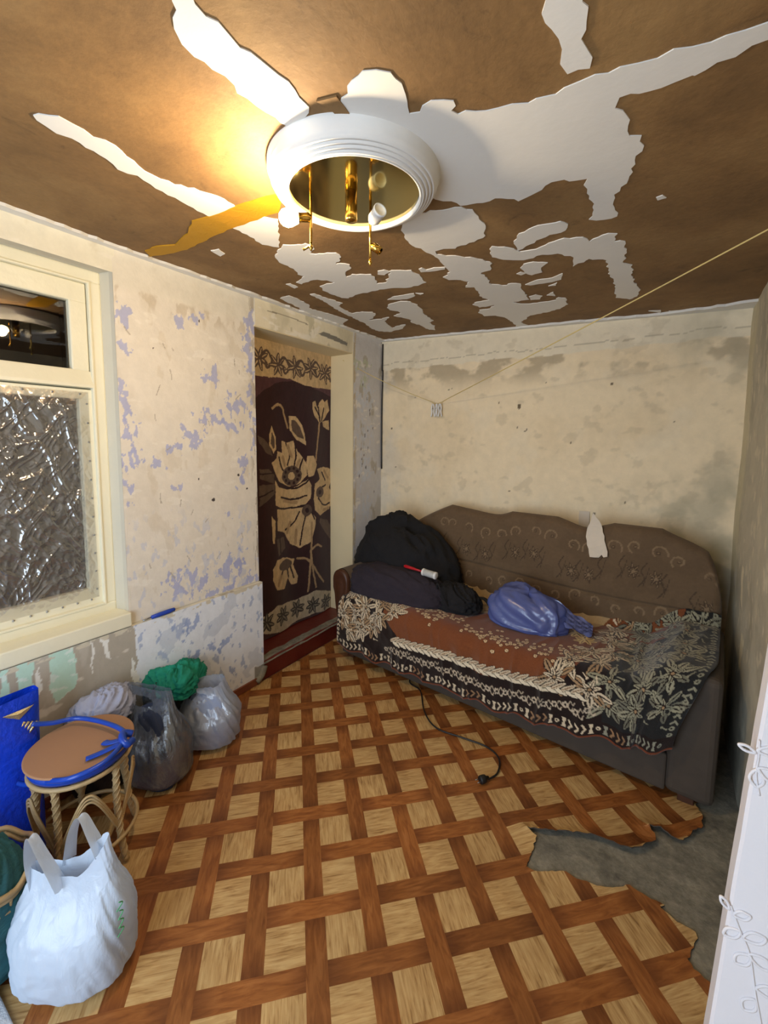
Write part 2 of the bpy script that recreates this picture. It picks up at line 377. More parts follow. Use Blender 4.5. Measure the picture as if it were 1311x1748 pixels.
CEIL = {
 'A': [(1.317,0.475),(1.285,0.494),(1.276,0.509),(1.238,0.529),(1.215,0.555),(1.210,0.586),(1.216,0.625),(1.222,0.677),(1.209,0.695),(1.216,0.743),(1.224,0.795),(1.226,0.868),(1.324,0.811),(1.325,0.779),(1.332,0.757),(1.328,0.710),(1.324,0.662),(1.314,0.622),(1.321,0.594),(1.323,0.565),(1.313,0.545),(1.318,0.520),(1.346,0.493)],
 'B': [(0.690,0.474),(0.709,0.481),(0.726,0.495),(0.745,0.512),(0.744,0.543),(0.736,0.594),(0.747,0.644),(0.719,0.708),(0.697,0.776),(0.708,0.840),(0.746,0.882),(0.768,0.936),(0.772,0.994),(0.765,1.037),(0.759,1.097),(0.834,1.164),(0.648,1.340),(0.608,1.284),(0.621,1.209),(0.622,1.133),(0.633,1.055),(0.623,0.997),(0.624,0.936),(0.634,0.884),(0.634,0.820),(0.653,0.751),(0.635,0.704),(0.660,0.658),(0.664,0.604),(0.675,0.566),(0.659,0.535),(0.670,0.507)],
 'E': [(0.347,1.219),(0.394,1.225),(0.375,1.271),(0.330,1.279)],
 'D': [(1.391,0.839),(1.478,0.798),(1.494,0.793),(1.521,0.806),(1.543,0.827),(1.549,0.863),(1.542,0.895),(1.519,0.948),(1.541,0.955),(1.557,0.941),(1.582,0.939),(1.609,0.950),(1.628,0.966),(1.623,0.979),(1.610,0.989),(1.618,1.007),(1.639,1.006),(1.679,1.031),(1.706,1.039),(1.739,1.039),(1.770,1.057),(1.808,1.055),(1.848,1.053),(1.883,1.049),(1.910,1.047),(1.933,1.056),(1.956,1.050),(1.989,1.062),(2.020,1.068),(2.046,1.059),(2.076,1.069),(2.105,1.075),(2.128,1.074),(2.156,1.075),(2.187,1.079),(2.224,1.082),(2.232,1.128),(2.193,1.123),(2.170,1.121),(2.148,1.136),(2.119,1.135),(2.082,1.152),(2.079,1.146),(2.047,1.150),(2.025,1.156),(1.984,1.151),(1.949,1.140),(1.934,1.171),(1.951,1.187),(1.961,1.227),(1.957,1.287),(1.980,1.302),(1.979,1.368),(1.961,1.402),(1.945,1.475),(1.921,1.525),(1.897,1.560),(1.891,1.641),(1.892,1.711),(1.854,1.715),(1.808,1.690),(1.830,1.631),(1.834,1.567),(1.828,1.512),(1.827,1.463),(1.840,1.433),(1.811,1.426),(1.781,1.404),(1.747,1.400),(1.713,1.428),(1.681,1.441),(1.633,1.456),(1.607,1.425),(1.572,1.405),(1.529,1.410),(1.459,1.393),(1.444,1.352),(1.403,1.319),(1.389,1.239),(1.402,1.039)],
 'G': [(1.533,1.739),(1.567,1.682),(1.625,1.657),(1.722,1.657),(1.737,1.690),(1.723,1.737),(1.647,1.754),(1.563,1.803),(1.518,1.829)],
 'H': [(1.423,1.762),(1.444,1.740),(1.485,1.771),(1.527,1.844),(1.588,1.849),(1.645,1.814),(1.705,1.799),(1.767,1.823),(1.782,1.870),(1.851,1.833),(1.880,1.849),(1.864,1.913),(1.899,1.932),(1.897,2.027),(1.876,2.160),(1.909,2.196),(1.894,2.334),(1.916,2.536),(1.902,2.666),(1.864,2.706),(1.802,2.647),(1.819,2.389),(1.811,2.207),(1.818,2.092),(1.758,2.043),(1.686,2.102),(1.704,1.997),(1.656,1.929),(1.598,1.913),(1.514,1.936),(1.457,1.899),(1.407,1.843)],
 'O': [(2.006,1.640),(2.023,1.633),(2.033,1.655),(2.010,1.659)],
 'P': [(1.865,0.805),(1.856,0.836),(1.848,0.857),(1.856,0.897),(1.862,0.950),(1.855,0.983),(1.861,1.018),(1.902,1.024),(1.908,0.973),(1.899,0.945),(1.913,0.910),(1.919,0.886),(1.914,0.871),(1.916,0.836)],
 'U': [(1.940,2.990),(2.001,3.004),(2.001,3.061)],
 'W': [(2.039,3.036),(2.136,3.059),(2.047,3.097)],
 'Q': [(0.608,1.366),(0.551,1.410),(0.523,1.456),(0.529,1.505),(0.514,1.564),(0.489,1.611),(0.497,1.646),(0.418,1.683),(0.393,1.693),(0.401,1.724),(0.460,1.714),(0.528,1.711),(0.563,1.743),(0.582,1.786),(0.529,1.783),(0.467,1.799),(0.435,1.856),(0.437,1.934),(0.446,2.007),(0.478,2.030),(0.570,1.998),(0.659,1.990),(0.752,1.986),(0.835,2.002),(0.904,2.024),(0.968,2.010),(1.007,1.996),(1.023,1.909),(1.022,1.820),(0.978,1.795),(0.936,1.777),(0.887,1.831),(0.822,1.905),(0.767,1.900),(0.806,1.832),(0.820,1.777),(0.774,1.750),(0.736,1.735),(0.691,1.749),(0.717,1.706),(0.784,1.663),(0.801,1.631),(0.772,1.598),(0.751,1.595),(0.825,1.543),(0.831,1.498),(0.796,1.477),(0.742,1.468),(0.718,1.447),(0.773,1.422),(0.789,1.400),(0.777,1.365),(0.722,1.350),(0.683,1.327)],
 'Q2': [(0.874,1.755),(0.912,1.756),(0.923,1.786),(0.874,1.814),(0.849,1.792)],
 'R2': [(0.097,1.854),(0.189,1.842),(0.187,1.926),(0.169,2.031),(0.111,2.081),(0.139,2.216),(0.157,2.333),(0.168,2.422),(0.067,2.479),(0.017,2.564),(0.020,2.437),(0.033,2.175)],
 'R3': [(0.319,1.878),(0.353,1.881),(0.353,1.948),(0.370,2.013),(0.382,2.092),(0.323,2.125),(0.301,2.212),(0.296,2.302),(0.377,2.297),(0.437,2.331),(0.425,2.388),(0.345,2.462),(0.288,2.495),(0.378,2.496),(0.470,2.481),(0.386,2.558),(0.358,2.627),(0.330,2.743),(0.427,2.698),(0.468,2.695),(0.393,2.792),(0.241,2.844),(0.176,2.792),(0.168,2.696),(0.215,2.564),(0.234,2.413),(0.241,2.287),(0.263,2.177),(0.282,2.090),(0.309,1.998),(0.308,1.941)],
 'L': [(0.578,2.291),(0.639,2.227),(0.704,2.214),(0.761,2.226),(0.778,2.292),(0.760,2.407),(0.714,2.519),(0.701,2.678),(0.647,2.712),(0.643,2.813),(0.593,2.922),(0.553,2.892),(0.560,2.756),(0.536,2.664),(0.572,2.601),(0.548,2.534),(0.517,2.465),(0.591,2.429),(0.600,2.382),(0.569,2.335)],
 'N': [(0.668,2.154),(0.736,2.118),(0.797,2.121),(0.866,2.120),(0.852,2.160),(0.780,2.193),(0.717,2.177)],
 'N3': [(0.875,2.120),(0.912,2.143),(0.888,2.157)],
 'K': [(1.061,1.822),(1.083,1.814),(1.088,1.844),(1.132,1.839),(1.180,1.855),(1.169,1.877),(1.094,1.872),(1.051,1.858)],
 'K3': [(0.320,1.691),(0.351,1.695),(0.348,1.753),(0.315,1.761)],
 'F': [(1.191,1.452),(1.256,1.366),(1.315,1.374),(1.370,1.384),(1.435,1.396),(1.485,1.438),(1.482,1.489),(1.482,1.566),(1.439,1.655),(1.395,1.671),(1.336,1.675),(1.304,1.694),(1.260,1.671),(1.219,1.679),(1.209,1.712),(1.238,1.743),(1.291,1.778),(1.335,1.820),(1.382,1.890),(1.384,1.909),(1.350,1.980),(1.300,1.992),(1.298,2.049),(1.302,2.113),(1.283,2.146),(1.306,2.179),(1.351,2.212),(1.383,2.195),(1.421,2.225),(1.404,2.272),(1.402,2.365),(1.391,2.487),(1.288,2.507),(1.355,2.566),(1.451,2.569),(1.517,2.560),(1.540,2.518),(1.569,2.545),(1.561,2.663),(1.502,2.738),(1.382,2.793),(1.313,2.812),(1.215,2.948),(1.228,3.031),(1.248,3.163),(1.133,3.202),(1.014,3.269),(1.049,3.189),(1.133,3.136),(1.162,3.023),(1.159,2.812),(1.119,2.724),(1.052,2.711),(1.042,2.622),(1.071,2.570),(1.139,2.570),(1.185,2.507),(1.091,2.517),(1.076,2.450),(1.116,2.411),(1.190,2.405),(1.169,2.315),(1.191,2.238),(1.196,2.170),(1.156,2.151),(1.202,2.084),(1.177,2.040),(1.124,2.014),(1.117,1.969),(1.175,1.919),(1.185,1.842),(1.196,1.713),(1.178,1.650),(1.163,1.563)],
 'I': [(1.477,2.017),(1.503,1.978),(1.545,1.974),(1.598,2.010),(1.560,2.050),(1.552,2.110),(1.499,2.127),(1.483,2.094)],
 'I2': [(1.440,2.081),(1.466,2.066),(1.483,2.094),(1.455,2.108)],
 'T': [(1.436,2.243),(1.505,2.203),(1.572,2.206),(1.628,2.167),(1.607,2.244),(1.560,2.262),(1.457,2.264)],
 'T2': [(1.533,2.313),(1.581,2.282),(1.567,2.319)],
 'S': [(1.403,2.440),(1.444,2.422),(1.469,2.459),(1.443,2.511),(1.394,2.502)],
 'S2': [(1.491,2.457),(1.534,2.416),(1.529,2.488)],
 'E2': [(0.830,3.267),(0.905,3.223),(0.978,3.221),(0.968,3.299),(0.831,3.308)],
}
TAPE=[ (0.072,1.076),(0.170,1.072),(0.263,1.103),(0.413,1.067),(0.530,1.013),(0.591,1.019),(0.675,1.025),(0.783,1.023),(0.954,1.039),(0.966,1.056),(0.878,1.123),(0.729,1.121),(0.655,1.122),(0.529,1.129),(0.430,1.140),(0.266,1.158),(0.144,1.143),(0.026,1.121) ]
TEAR=[ (2.274,2.159),(2.292,2.099),(2.292,2.030),(2.253,1.971),(2.225,1.910),(2.185,1.904),(2.151,1.923),(2.113,1.909),(2.131,1.878),(2.135,1.849),(2.100,1.795),(2.061,1.750),(2.000,1.748),(1.923,1.731),(1.839,1.691),(1.770,1.654),(1.729,1.643),(1.704,1.631),(1.747,1.618),(1.746,1.546),(1.745,1.479),(1.771,1.479),(1.806,1.498),(1.868,1.540),(1.903,1.533),(1.935,1.546),(1.968,1.547),(2.017,1.572),(2.064,1.616),(2.113,1.608),(2.167,1.605),(2.155,1.590),(2.200,1.569),(2.249,1.567),(2.253,1.549),(2.225,1.465),(2.239,1.445),(2.277,1.436),(2.289,1.405),(2.278,1.382) ]
CUR={
 'top_hi':[(1.941,2.206),(2.671,2.182)],
 'top_lo':[(1.935,1.969),(2.113,1.977),(2.236,1.985),(2.389,1.956),(2.555,1.950),(2.670,1.953)],
 'arch':[(1.932,1.822),(1.997,1.877),(2.113,1.941),(2.278,1.975),(2.412,1.959),(2.555,1.933),(2.670,1.902)],
 'f1':[(2.053,1.380),(2.103,1.416),(2.114,1.462),(2.164,1.446),(2.155,1.538),(2.207,1.522),(2.272,1.538),(2.315,1.458),(2.393,1.375),(2.404,1.275),(2.334,1.215),(2.212,1.193),(2.130,1.246),(2.081,1.326)],
 'f1b':[(2.080,1.265),(2.129,1.200),(2.223,1.176),(2.311,1.200),(2.415,1.241),(2.451,1.188),(2.438,1.088),(2.378,1.045),(2.242,1.045),(2.136,1.051),(2.086,1.081),(2.088,1.173)],
 'f2a':[(2.406,1.424),(2.477,1.422),(2.513,1.354),(2.476,1.271),(2.416,1.258),(2.393,1.342)],
 'f2b':[(2.513,1.320),(2.602,1.332),(2.694,1.310),(2.708,1.220),(2.680,1.151),(2.749,1.036),(2.653,0.976),(2.548,0.937),(2.486,0.997),(2.474,1.084),(2.487,1.202),(2.550,1.232)],
 'f3':[(2.106,1.047),(2.199,1.035),(2.354,1.031),(2.425,1.005),(2.497,0.927),(2.472,0.827),(2.434,0.748),(2.327,0.718),(2.238,0.770),(2.175,0.863),(2.103,0.891)],
 'uf':[(2.469,1.835),(2.505,1.846),(2.529,1.790),(2.554,1.842),(2.592,1.870),(2.618,1.847),(2.657,1.867),(2.675,1.782),(2.617,1.711),(2.553,1.674),(2.492,1.738),(2.469,1.786)],
 'uf2':[(2.591,1.693),(2.669,1.704),(2.679,1.627),(2.604,1.651)],
 'leafA':[(2.231,1.717),(2.296,1.720),(2.362,1.651),(2.395,1.539),(2.395,1.506),(2.305,1.546),(2.240,1.616)],
 'leafB':[(2.058,1.641),(2.096,1.568),(2.104,1.477),(2.074,1.447),(2.036,1.508),(2.037,1.582)],
 'leafC':[(1.931,1.573),(1.990,1.552),(2.045,1.493),(2.063,1.433),(2.006,1.456),(1.943,1.523)],
 'leafD':[(1.939,1.341),(2.023,1.344),(2.080,1.296),(2.069,1.236),(1.946,1.275)],
 'leafE':[(1.936,1.232),(2.079,1.235),(2.078,1.159),(1.942,1.084)],
 'leafF':[(2.091,0.831),(2.174,0.831),(2.184,0.748),(2.109,0.700)],
 'leafG':[(2.045,1.009),(2.084,0.957),(2.071,0.803),(2.051,0.807)],
 'leafH':[(2.548,0.919),(2.652,0.886),(2.742,0.780),(2.748,0.668),(2.625,0.783),(2.535,0.886)],
 'df':[(2.047,0.620),(2.088,0.673),(2.151,0.683),(2.281,0.645),(2.258,0.600),(2.313,0.502),(2.301,0.446),(2.244,0.454),(2.201,0.516),(2.168,0.443),(2.084,0.459),(2.046,0.542)],
 'bot_hi':[(1.962,0.300),(2.082,0.339),(2.299,0.319),(2.492,0.339),(2.761,0.250)],
 'bot_lo':[(1.959,0.175),(2.141,0.122),(2.297,0.149),(2.491,0.151),(2.761,0.088)],
 's1':[(2.553,1.674),(2.501,1.388)],
 's2':[(2.070,1.760),(2.110,1.789),(2.160,1.781),(2.189,1.707),(2.219,1.631)],
 's3':[(2.448,0.900),(2.432,0.575),(2.406,0.356)],
 's4':[(2.433,0.679),(2.456,0.517),(2.492,0.366)],
 's5':[(2.303,0.640),(2.397,0.618),(2.469,0.531),(2.583,0.385)],
 's6':[(2.433,0.679),(2.508,0.707),(2.559,0.684)],
 'c1':[(2.257,1.277)],
 'c2':[(2.549,1.128)],
 'c3':[(2.401,1.000)],
 'c4':[(2.160,0.624)],
}
BLUE=[ (1.022,2.103,0.030,0.054),(1.010,1.969,0.021,0.030),(1.006,1.750,0.021,0.099),(1.009,1.552,0.036,0.075),(1.023,1.452,0.056,0.032),(0.999,1.326,0.017,0.114),(1.380,2.174,0.034,0.025),(1.282,2.138,0.023,0.027),(1.579,2.228,0.025,0.018),(1.727,2.224,0.036,0.062),(1.720,2.084,0.036,0.094),(1.711,1.957,0.028,0.047),(1.465,1.887,0.060,0.051),(1.441,1.660,0.076,0.051),(1.619,1.730,0.067,0.062),(1.579,1.620,0.056,0.046),(1.311,1.556,0.049,0.039),(1.221,1.500,0.036,0.041),(1.149,1.414,0.030,0.024),(1.242,1.285,0.032,0.022),(1.647,1.400,0.031,0.072),(1.635,1.305,0.027,0.035),(1.546,1.123,0.022,0.025),(1.717,1.816,0.024,0.096),(1.740,1.560,0.020,0.098),(1.283,0.794,0.095,0.059),(1.554,0.785,0.095,0.065),(1.593,0.817,0.048,0.049),(1.443,0.672,0.126,0.028),(1.688,0.684,0.083,0.027) ]
BLUE2=[ (1.256,0.557,0.094,0.037),(1.378,0.371,0.104,0.047),(1.483,0.360,0.074,0.040),(1.533,0.173,0.057,0.027),(1.240,0.533,0.030,0.059),(1.559,0.412,0.038,0.016),(1.296,0.360,0.064,0.030) ]
DADO={
 'white':[(0.992,0.652),(1.786,0.645),(1.771,-0.063),(1.479,0.033),(1.012,0.233),(1.008,0.364),(0.994,0.496)],
 'g1':[(0.533,0.666),(0.599,0.667),(0.590,0.567),(0.595,0.476),(0.550,0.500),(0.544,0.572)],
 'g2':[(0.654,0.661),(0.732,0.665),(0.741,0.550),(0.733,0.469),(0.702,0.457),(0.664,0.440),(0.642,0.505)],
 'w1':[(0.601,0.579),(0.618,0.633),(0.615,0.519),(0.595,0.476)],
 'w2':[(0.799,0.667),(0.810,0.653),(0.806,0.491),(0.798,0.562)],
 'w3':[(0.839,0.651),(0.873,0.647),(0.876,0.527),(0.860,0.554)],
 'w4':[(0.966,0.498),(1.003,0.366),(0.997,0.327),(0.966,0.394)],
 'g0':[(0.490,0.673),(0.521,0.676),(0.506,0.616),(0.519,0.517),(0.482,0.536)],
}
# ------------------------------------------------------------------ the room shell
YB, XR = 3.10, 2.43
def cz(x): return 2.392 - .04 * x

bm = bmesh.new(); add_box(bm, -.3, XR + .2, -1.0, YB + .15, -.25, -.004)
floor = tag(bm_obj('floor', bm, M_conc), 'bare grey concrete floor slab under the torn linoleum', kind='structure')
# slightly lumpy skin of the concrete where it shows
g = np.stack(np.meshgrid(np.linspace(1.4, XR, 90), np.linspace(.9, 2.5, 130), indexing='ij'), -1)
zz = -.0035 + .004 * (fbm(g[..., 0] * 14, g[..., 1] * 14, 5) - .5)
grid('screed', np.dstack([g, zz]), M_conc, floor)

# linoleum
out = [(0.003, -.78), (2.262, -.78), (2.262, 1.32)] + [tuple(p) for p in TEAR[::-1]] + [(2.345, 2.30), (2.37, 3.04), (0.003, 3.07)]
tj = jag(TEAR[::-1], .004, .012, 3, closed=False)
out = [(0.003, -.78), (2.262, -.78), (2.262, 1.32)] + [tuple(p) for p in tj] + [(2.345, 2.30), (2.37, 3.04), (0.003, 3.07)]
out = jag(out, 0, .08)
TT = np.array(jag(TEAR, 0, .01, 1, closed=False))
ix = np.stack(np.meshgrid(np.arange(1.45, 2.36, .02), np.arange(1.1, 2.3, .02), indexing='ij'), -1).reshape(-1, 2)
ix = ix[inside(out, ix[:, 0], ix[:, 1])]
dd = np.array([np.min(np.hypot(*(TT - p).T)) for p in ix]); ix = ix[(dd > .008) & (dd < .2)]
V2, F2 = cdt(out, ix)
seg = np.array(jag(TEAR[1:18], 0, .01, 1, closed=False))
def curl(p):
    d = np.min(np.hypot(*(seg - p).T)); d2 = np.min(np.hypot(*(TT - p).T))
    return .022 * math.exp(-d / .035) * (.6 + .8 * vnoise(np.array(p[0] * 14.), np.array(p[1] * 14.))) + .004 * math.exp(-d2 / .02)
Z2 = np.array([curl(p) for p in V2])
lino = mesh('linoleum', np.column_stack([V2, Z2]), F2, M_lino, None, False)
m = lino.modifiers.new('thickness', 'SOLIDIFY'); m.thickness = .004; m.offset = -1; lino.data.materials.append(M_back); m.material_offset = 1; m.material_offset_rim = 1
tag(lino, 'brown and tan parquet-print linoleum sheet torn open at the right wall', 'linoleum')

# ceiling
bm = bmesh.new(); add_box(bm, -.3, XR + .2, -1.0, YB + .15, 0, .12)
for v in bm.verts: v.co.z += cz(v.co.x)
ceiling = tag(bm_obj('ceiling', bm, M_ceil), 'brown stripped ceiling board with patches of white putty', kind='structure')
def patch(name, outline, mat, parent, h=.003, seed=1, amp=.006, step=.018):
    o = jag(outline, amp, step, seed); V, F = cdt(o); n = len(V); cnt = {}
    for f in F:
        for i in range(len(f)):
            e = (f[i], f[(i + 1) % len(f)]); k = tuple(sorted(e)); cnt.setdefault(k, []).append(e)
    W = [(x, y, cz(x) - h) for x, y in V] + [(x, y, cz(x) + .001) for x, y in V]
    G = [tuple(f) for f in F]
    for k, es in cnt.items():
        if len(es) == 1: a, b = es[0]; G.append((b, a, a + n, b + n))
    return mesh(name, W, G, mat, parent)
for i, (k, pts) in enumerate(CEIL.items()):
    patch('putty_patch', [p for p in pts], M_putty, ceiling, .0025 + .0004 * (i % 3), i + 3, .007 if len(pts) > 8 else .003)
patch('putty_cove', [(-.02, -.8), (.028, -.8), (.030, .6), (.022, 1.2), (.036, 1.9), (.030, 2.6), (.05, 3.08), (-.02, 3.11)], M_putty, ceiling, .012, 91, .008, .03)
patch('putty_cove', [(.0, 3.115), (.0, 3.07), (.5, 3.055), (1.0, 3.065), (1.5, 3.05), (2.0, 3.06), (2.2, 3.03), (2.45, 2.96), (2.45, 3.115)], M_putty, ceiling, .014, 92, .010, .03)
for pts in ([(1.457, .981), (1.470, .979), (1.480, .992), (1.467, 1.004), (1.451, .992)], [(1.352, .804), (1.381, .812), (1.403, .817), (1.398, .851), (1.393, .886), (1.361, .883), (1.364, .853), (1.361, .826)]): patch('bare_patch', pts, M_ceil, ceiling, .0045, 6, .003)
tp = patch('adhesive_tape', TAPE, M_tape, None, .005, 5, .004, .03)
tag(tp, 'strip of crinkled yellow adhesive tape stuck across the ceiling beside the lamp', 'tape')

# wall bodies -------------------------------------------------------
M_body = plain('wall_core', (205, 196, 176), .9, var=.06)
bm = bmesh.new()
XL = -.021
for y0, y1, z0, z1 in ((.975, 1.755, 0, 2.42), (-.80, .975, 2.29, 2.42), (-.80, .975, 0, .655), (-.80, -.35, .655, 2.29)):
    add_box(bm, -.30, XL, y0, y1, z0, z1)
add_box(bm, -.30, -.006, 1.755, 2.70, 2.222, 2.42); add_box(bm, -.30, -.001, 2.70, YB, 0, 2.42)
wl = tag(bm_obj('wall_left', bm, M_body), 'left wall with scraped cream and lavender paint', kind='structure')

def skin(name, cv, f, parent, mat=None):
    P = f(cv.U, cv.V); return grid(name, P, mat or M_plaster, parent, np.clip(cv.c, 0, 1))
def scraped(cv, s=0, beige=(186, 172, 148), amt=.5):
    """patchy scraped paint: streaks and missing flakes"""
    f = fbm(cv.U * 5, cv.V * 3, 5, s); cv.blend(ss(.60, .72, f) * .5 * amt, beige)
    f = fbm(cv.U * 16, cv.V * 6, 5, s + 1); cv.blend(ss(.66, .70, f) * .75 * amt, beige)
    f = fbm(cv.U * 9, cv.V * 22, 4, s + 2); cv.blend(ss(.70, .74, f) * .6 * amt, (240, 234, 222))
def blobs(cv, lst, c, s=0, k=1.0):
    n = fbm(cv.U * 45, cv.V * 28, 4, s)
    for (y, z, ry, rz) in lst:
        d = np.sqrt(((cv.U - y) / (ry * k)) ** 2 + ((cv.V - z) / (rz * k)) ** 2)
        cv.blend((n > .36 + .30 * d) * .85 * (d < 1.5), c)
# painted face between window and door
cv = Canvas(.975, 1.755, .66, 2.40, 220, 460, (224, 216, 202), .006, 30)
scraped(cv, 3, (208, 196, 176), .6)
cv.blend(ss(2.22, 2.27, cv.V + .03 * fbm(cv.U * 20, cv.V * 20, 3)) * .7, (222, 216, 200))
cv.blend(ss(.47, .55, fbm(cv.U * 22, cv.V * 10, 4, 8)) * ss(2.13, 2.19, cv.V) * ss(2.245, 2.225, cv.V + .012 * fbm(cv.U * 30, cv.V * 30, 3)) * .6, (192, 178, 156))
blobs(cv, BLUE, (168, 172, 206), 4, 1.35)
cv.blend((fbm(cv.U * 34, cv.V * 18, 4, 11) > .64) * ss(1.25, 1.0, cv.V) * .45, (180, 188, 212))
cv.blend((fbm(cv.U * 60, cv.V * 14, 4, 12) > .56) * (ss(1.70, 1.745, cv.U)) * .8, (170, 158, 140))
for (y, z, r) in ((1.395, 2.165, .006), (1.62, 1.335, .008), (1.14, 1.98, .004), (1.45, 1.21, .01), (1.68, 1.25, .006), (1.36, 1.33, .005)): cv.disc(y, z, r, (70, 62, 60))
for k in range(26):
    y, z = rng.uniform(1.0, 1.72), rng.uniform(.75, 2.1); a = rng.uniform(.6, 2.2); L = rng.uniform(.01, .05); cv.line([(y, z), (y + L * math.cos(a), z + L * math.sin(a))], .0022, (176, 166, 150))
skin('plaster_face', cv, lambda U, V: np.dstack([XL + .002 + .004 * (fbm(U * 6, V * 6, 4) - .5), U, V]), wl)
# over the window / lintel / pilaster
cv = Canvas(-.35, .985, 2.28, 2.40, 130, 20, (226, 220, 200)); scraped(cv, 5, (200, 190, 166), .5)
skin('window_header', cv, lambda U, V: np.dstack([XL + .003 + .003 * (fbm(U * 8, V * 8, 3) - .5), U, V]), wl)
cv = Canvas(1.75, 2.72, 2.222, 2.40, 150, 36, (228, 218, 192)); scraped(cv, 6, (186, 178, 150), .9)
cv.poly([(2.30, 2.285), (2.62, 2.262), (2.63, 2.285), (2.50, 2.305), (2.36, 2.312)], (132, 128, 118)); cv.line([(1.85, 2.33), (2.05, 2.335), (2.2, 2.325)], .003, (150, 140, 120))
skin('lintel', cv, lambda U, V: np.dstack([-.004 + .004 * (fbm(U * 8, V * 8, 3) - .5), U, V]), wl)
cv = Canvas(2.70, YB, 0, 2.40, 70, 300, (206, 204, 204), .006, 30); scraped(cv, 7, (176, 168, 152), 1.0)
blobs(cv, [(2.78, 2.15, .12, .07), (2.85, 2.02, .05, .08)], (190, 196, 170), 3); blobs(cv, [(2.86, z, .12, .16) for z in (1.9, 1.6, 1.3, 1.0)], (202, 206, 214), 5)
for k in range(16): cv.disc(rng.uniform(2.75, 3.0), rng.uniform(.9, 2.0), .006, (112, 108, 106), rng.uniform(.008, .02))
cv.blend((fbm(cv.U * 40, cv.V * 10, 4, 9) > .5) * ss(2.745, 2.715, cv.U) * .8, (190, 170, 130))
skin('door_pier', cv, lambda U, V: np.dstack([.001 + .005 * (fbm(U * 9, V * 7, 4) - .5), U, V]), wl)
# lower panel, standing proud of the wall above
lp = box('lower_panel', XL - .005, -.002, -.80, 1.765, .02, .652, M_body, wl, .006)
cv = Canvas(-.3, 1.765, .02, .652, 380, 130, (176, 168, 154), .012, 26); scraped(cv, 9, (190, 184, 172), .8)
wht = [(.985, .66), (1.80, .66), (1.80, 0), (.995, 0), (1.0, .2), (1.012, .3), (.99, .42)]
for k in ('g0', 'g1', 'g2'): cv.poly(DADO[k], (188, 222, 208)); cv.put(inside(DADO[k], cv.X, cv.Y) & (fbm(cv.U * 26, cv.V * 60, 3, 3) > .6), (214, 232, 224))
for k in ('w1', 'w2', 'w3', 'w4'): cv.poly(DADO[k], (232, 232, 226))
cv.poly(wht, (226, 230, 236)); cw = inside(wht, cv.X, cv.Y)
n1 = fbm(cv.U * 8, cv.V * 8, 4, 21); cv.put(cw & (n1 > .62), (206, 212, 222))
blobs(cv, BLUE2, (150, 166, 204), 6)
cv.put(cw & (fbm(cv.U * 40, cv.V * 22, 4, 22) > .70), (176, 188, 212))
cv.put((cv.V > .63) & (fbm(cv.U * 30, cv.V * 30, 3, 5) > .5), (206, 198, 178))
cv.put((cv.U > 1.69) & (cv.V < .10 + .04 * fbm(cv.U * 20, cv.V * 20, 3)), (150, 146, 138))
skin('lower_paint', cv, lambda U, V: np.dstack([.0005 + .003 * (fbm(U * 9, V * 9, 4) - .5), U, V]), wl)
cv = Canvas(.97, 1.765, XL, .001, 160, 6, (222, 216, 200), .004, 40); scraped(cv, 12, (170, 160, 140), 1)
skin('ledge', cv, lambda U, V: np.dstack([V, U, .6525 + 0 * U]), wl)
cv = Canvas(.02, .652, -.03, .001, 80, 6, (226, 228, 230), .006, 40); scraped(cv, 13, (160, 154, 146), 1)
skin('panel_end', cv, lambda U, V: np.dstack([V, 1.7655 + 0 * U, U]), wl)
cv = Canvas(.64, 2.24, -.30, XL, 120, 30, (222, 205, 168)); skin('door_reveal', cv, lambda U, V: np.dstack([V, 1.7555 + 0 * U, U]), wl)
bb = tag(box('baseboard_left', -.002, .012, .2, 1.74, .001, .045, M_basebd, None, .003), kind='structure')
# wall cracks of grey filler by the step
V, F = tube_vf(smooth_path([(.004, 1.70, .02), (.006, 1.74, .05), (.005, 1.765, .10)], 5), .022, 8); mesh('mortar_lump', V, F, M_conc, wl, True)

# back wall ----------------------------------------------------------
bm = bmesh.new(); add_box(bm, -.30, XR + .2, YB, YB + .15, 0, 2.42); wb = tag(bm_obj('wall_back', bm, M_body), 'back wall of worn cream plaster behind the sofa', kind='structure')
cv = Canvas(0, XR, .0, 2.395, 330, 320, (236, 217, 182), .008, 22)
f = fbm(cv.U * 2.2, cv.V * 2.2, 5, 31); cv.blend(ss(.45, .7, f) * .4, (218, 196, 158))
f = fbm(cv.U * 7, cv.V * 7, 5, 32); cv.blend(ss(.54, .72, f) * .3, (232, 218, 190))
edge = 2.14 + .05 * (fbm(cv.U * 7, cv.U * 0, 4, 33) - .5) - .0 * cv.U
band = (cv.V < edge) * ss(edge - .22, edge - .06, cv.V)
cv.blend(band * ss(.44, .56, fbm(cv.U * 6, cv.V * 8, 5, 34)) * .85, (178, 162, 134))
cv.blend(ss(edge - .004, edge + .004, cv.V) * .75, (228, 218, 194))
cv.blend((np.abs(cv.V - edge - .05) < .006 * fbm(cv.U * 20, cv.V * 20, 3, 2)) * .6, (160, 148, 126))
cv.blend(ss(1.9, 2.4, cv.U) * ss(.35, .6, fbm(cv.U * 4, cv.V * 3, 5, 35)) * .7, (176, 168, 144))
cv.blend(ss(.52, .66, fbm(cv.U * 7, cv.V * 7, 4, 36)) * ss(1.75, 2.2, cv.U) * ss(1.5, 1.0, cv.V) * .5, (158, 152, 126))
cv.blend(ss(.35, .05, cv.U) * ss(.4, .6, fbm(cv.U * 5, cv.V * 3, 5, 37)) * .5, (204, 198, 186))
cv.blend(ss(.66, .74, fbm(cv.U * 11, cv.V * 14, 4, 38)) * .25, (176, 160, 132))
for k in range(16):
    x, z = rng.uniform(.1, 2.35), rng.uniform(1.05, 2.0); cv.disc(x, z, rng.uniform(.004, .008), (112, 98, 80))
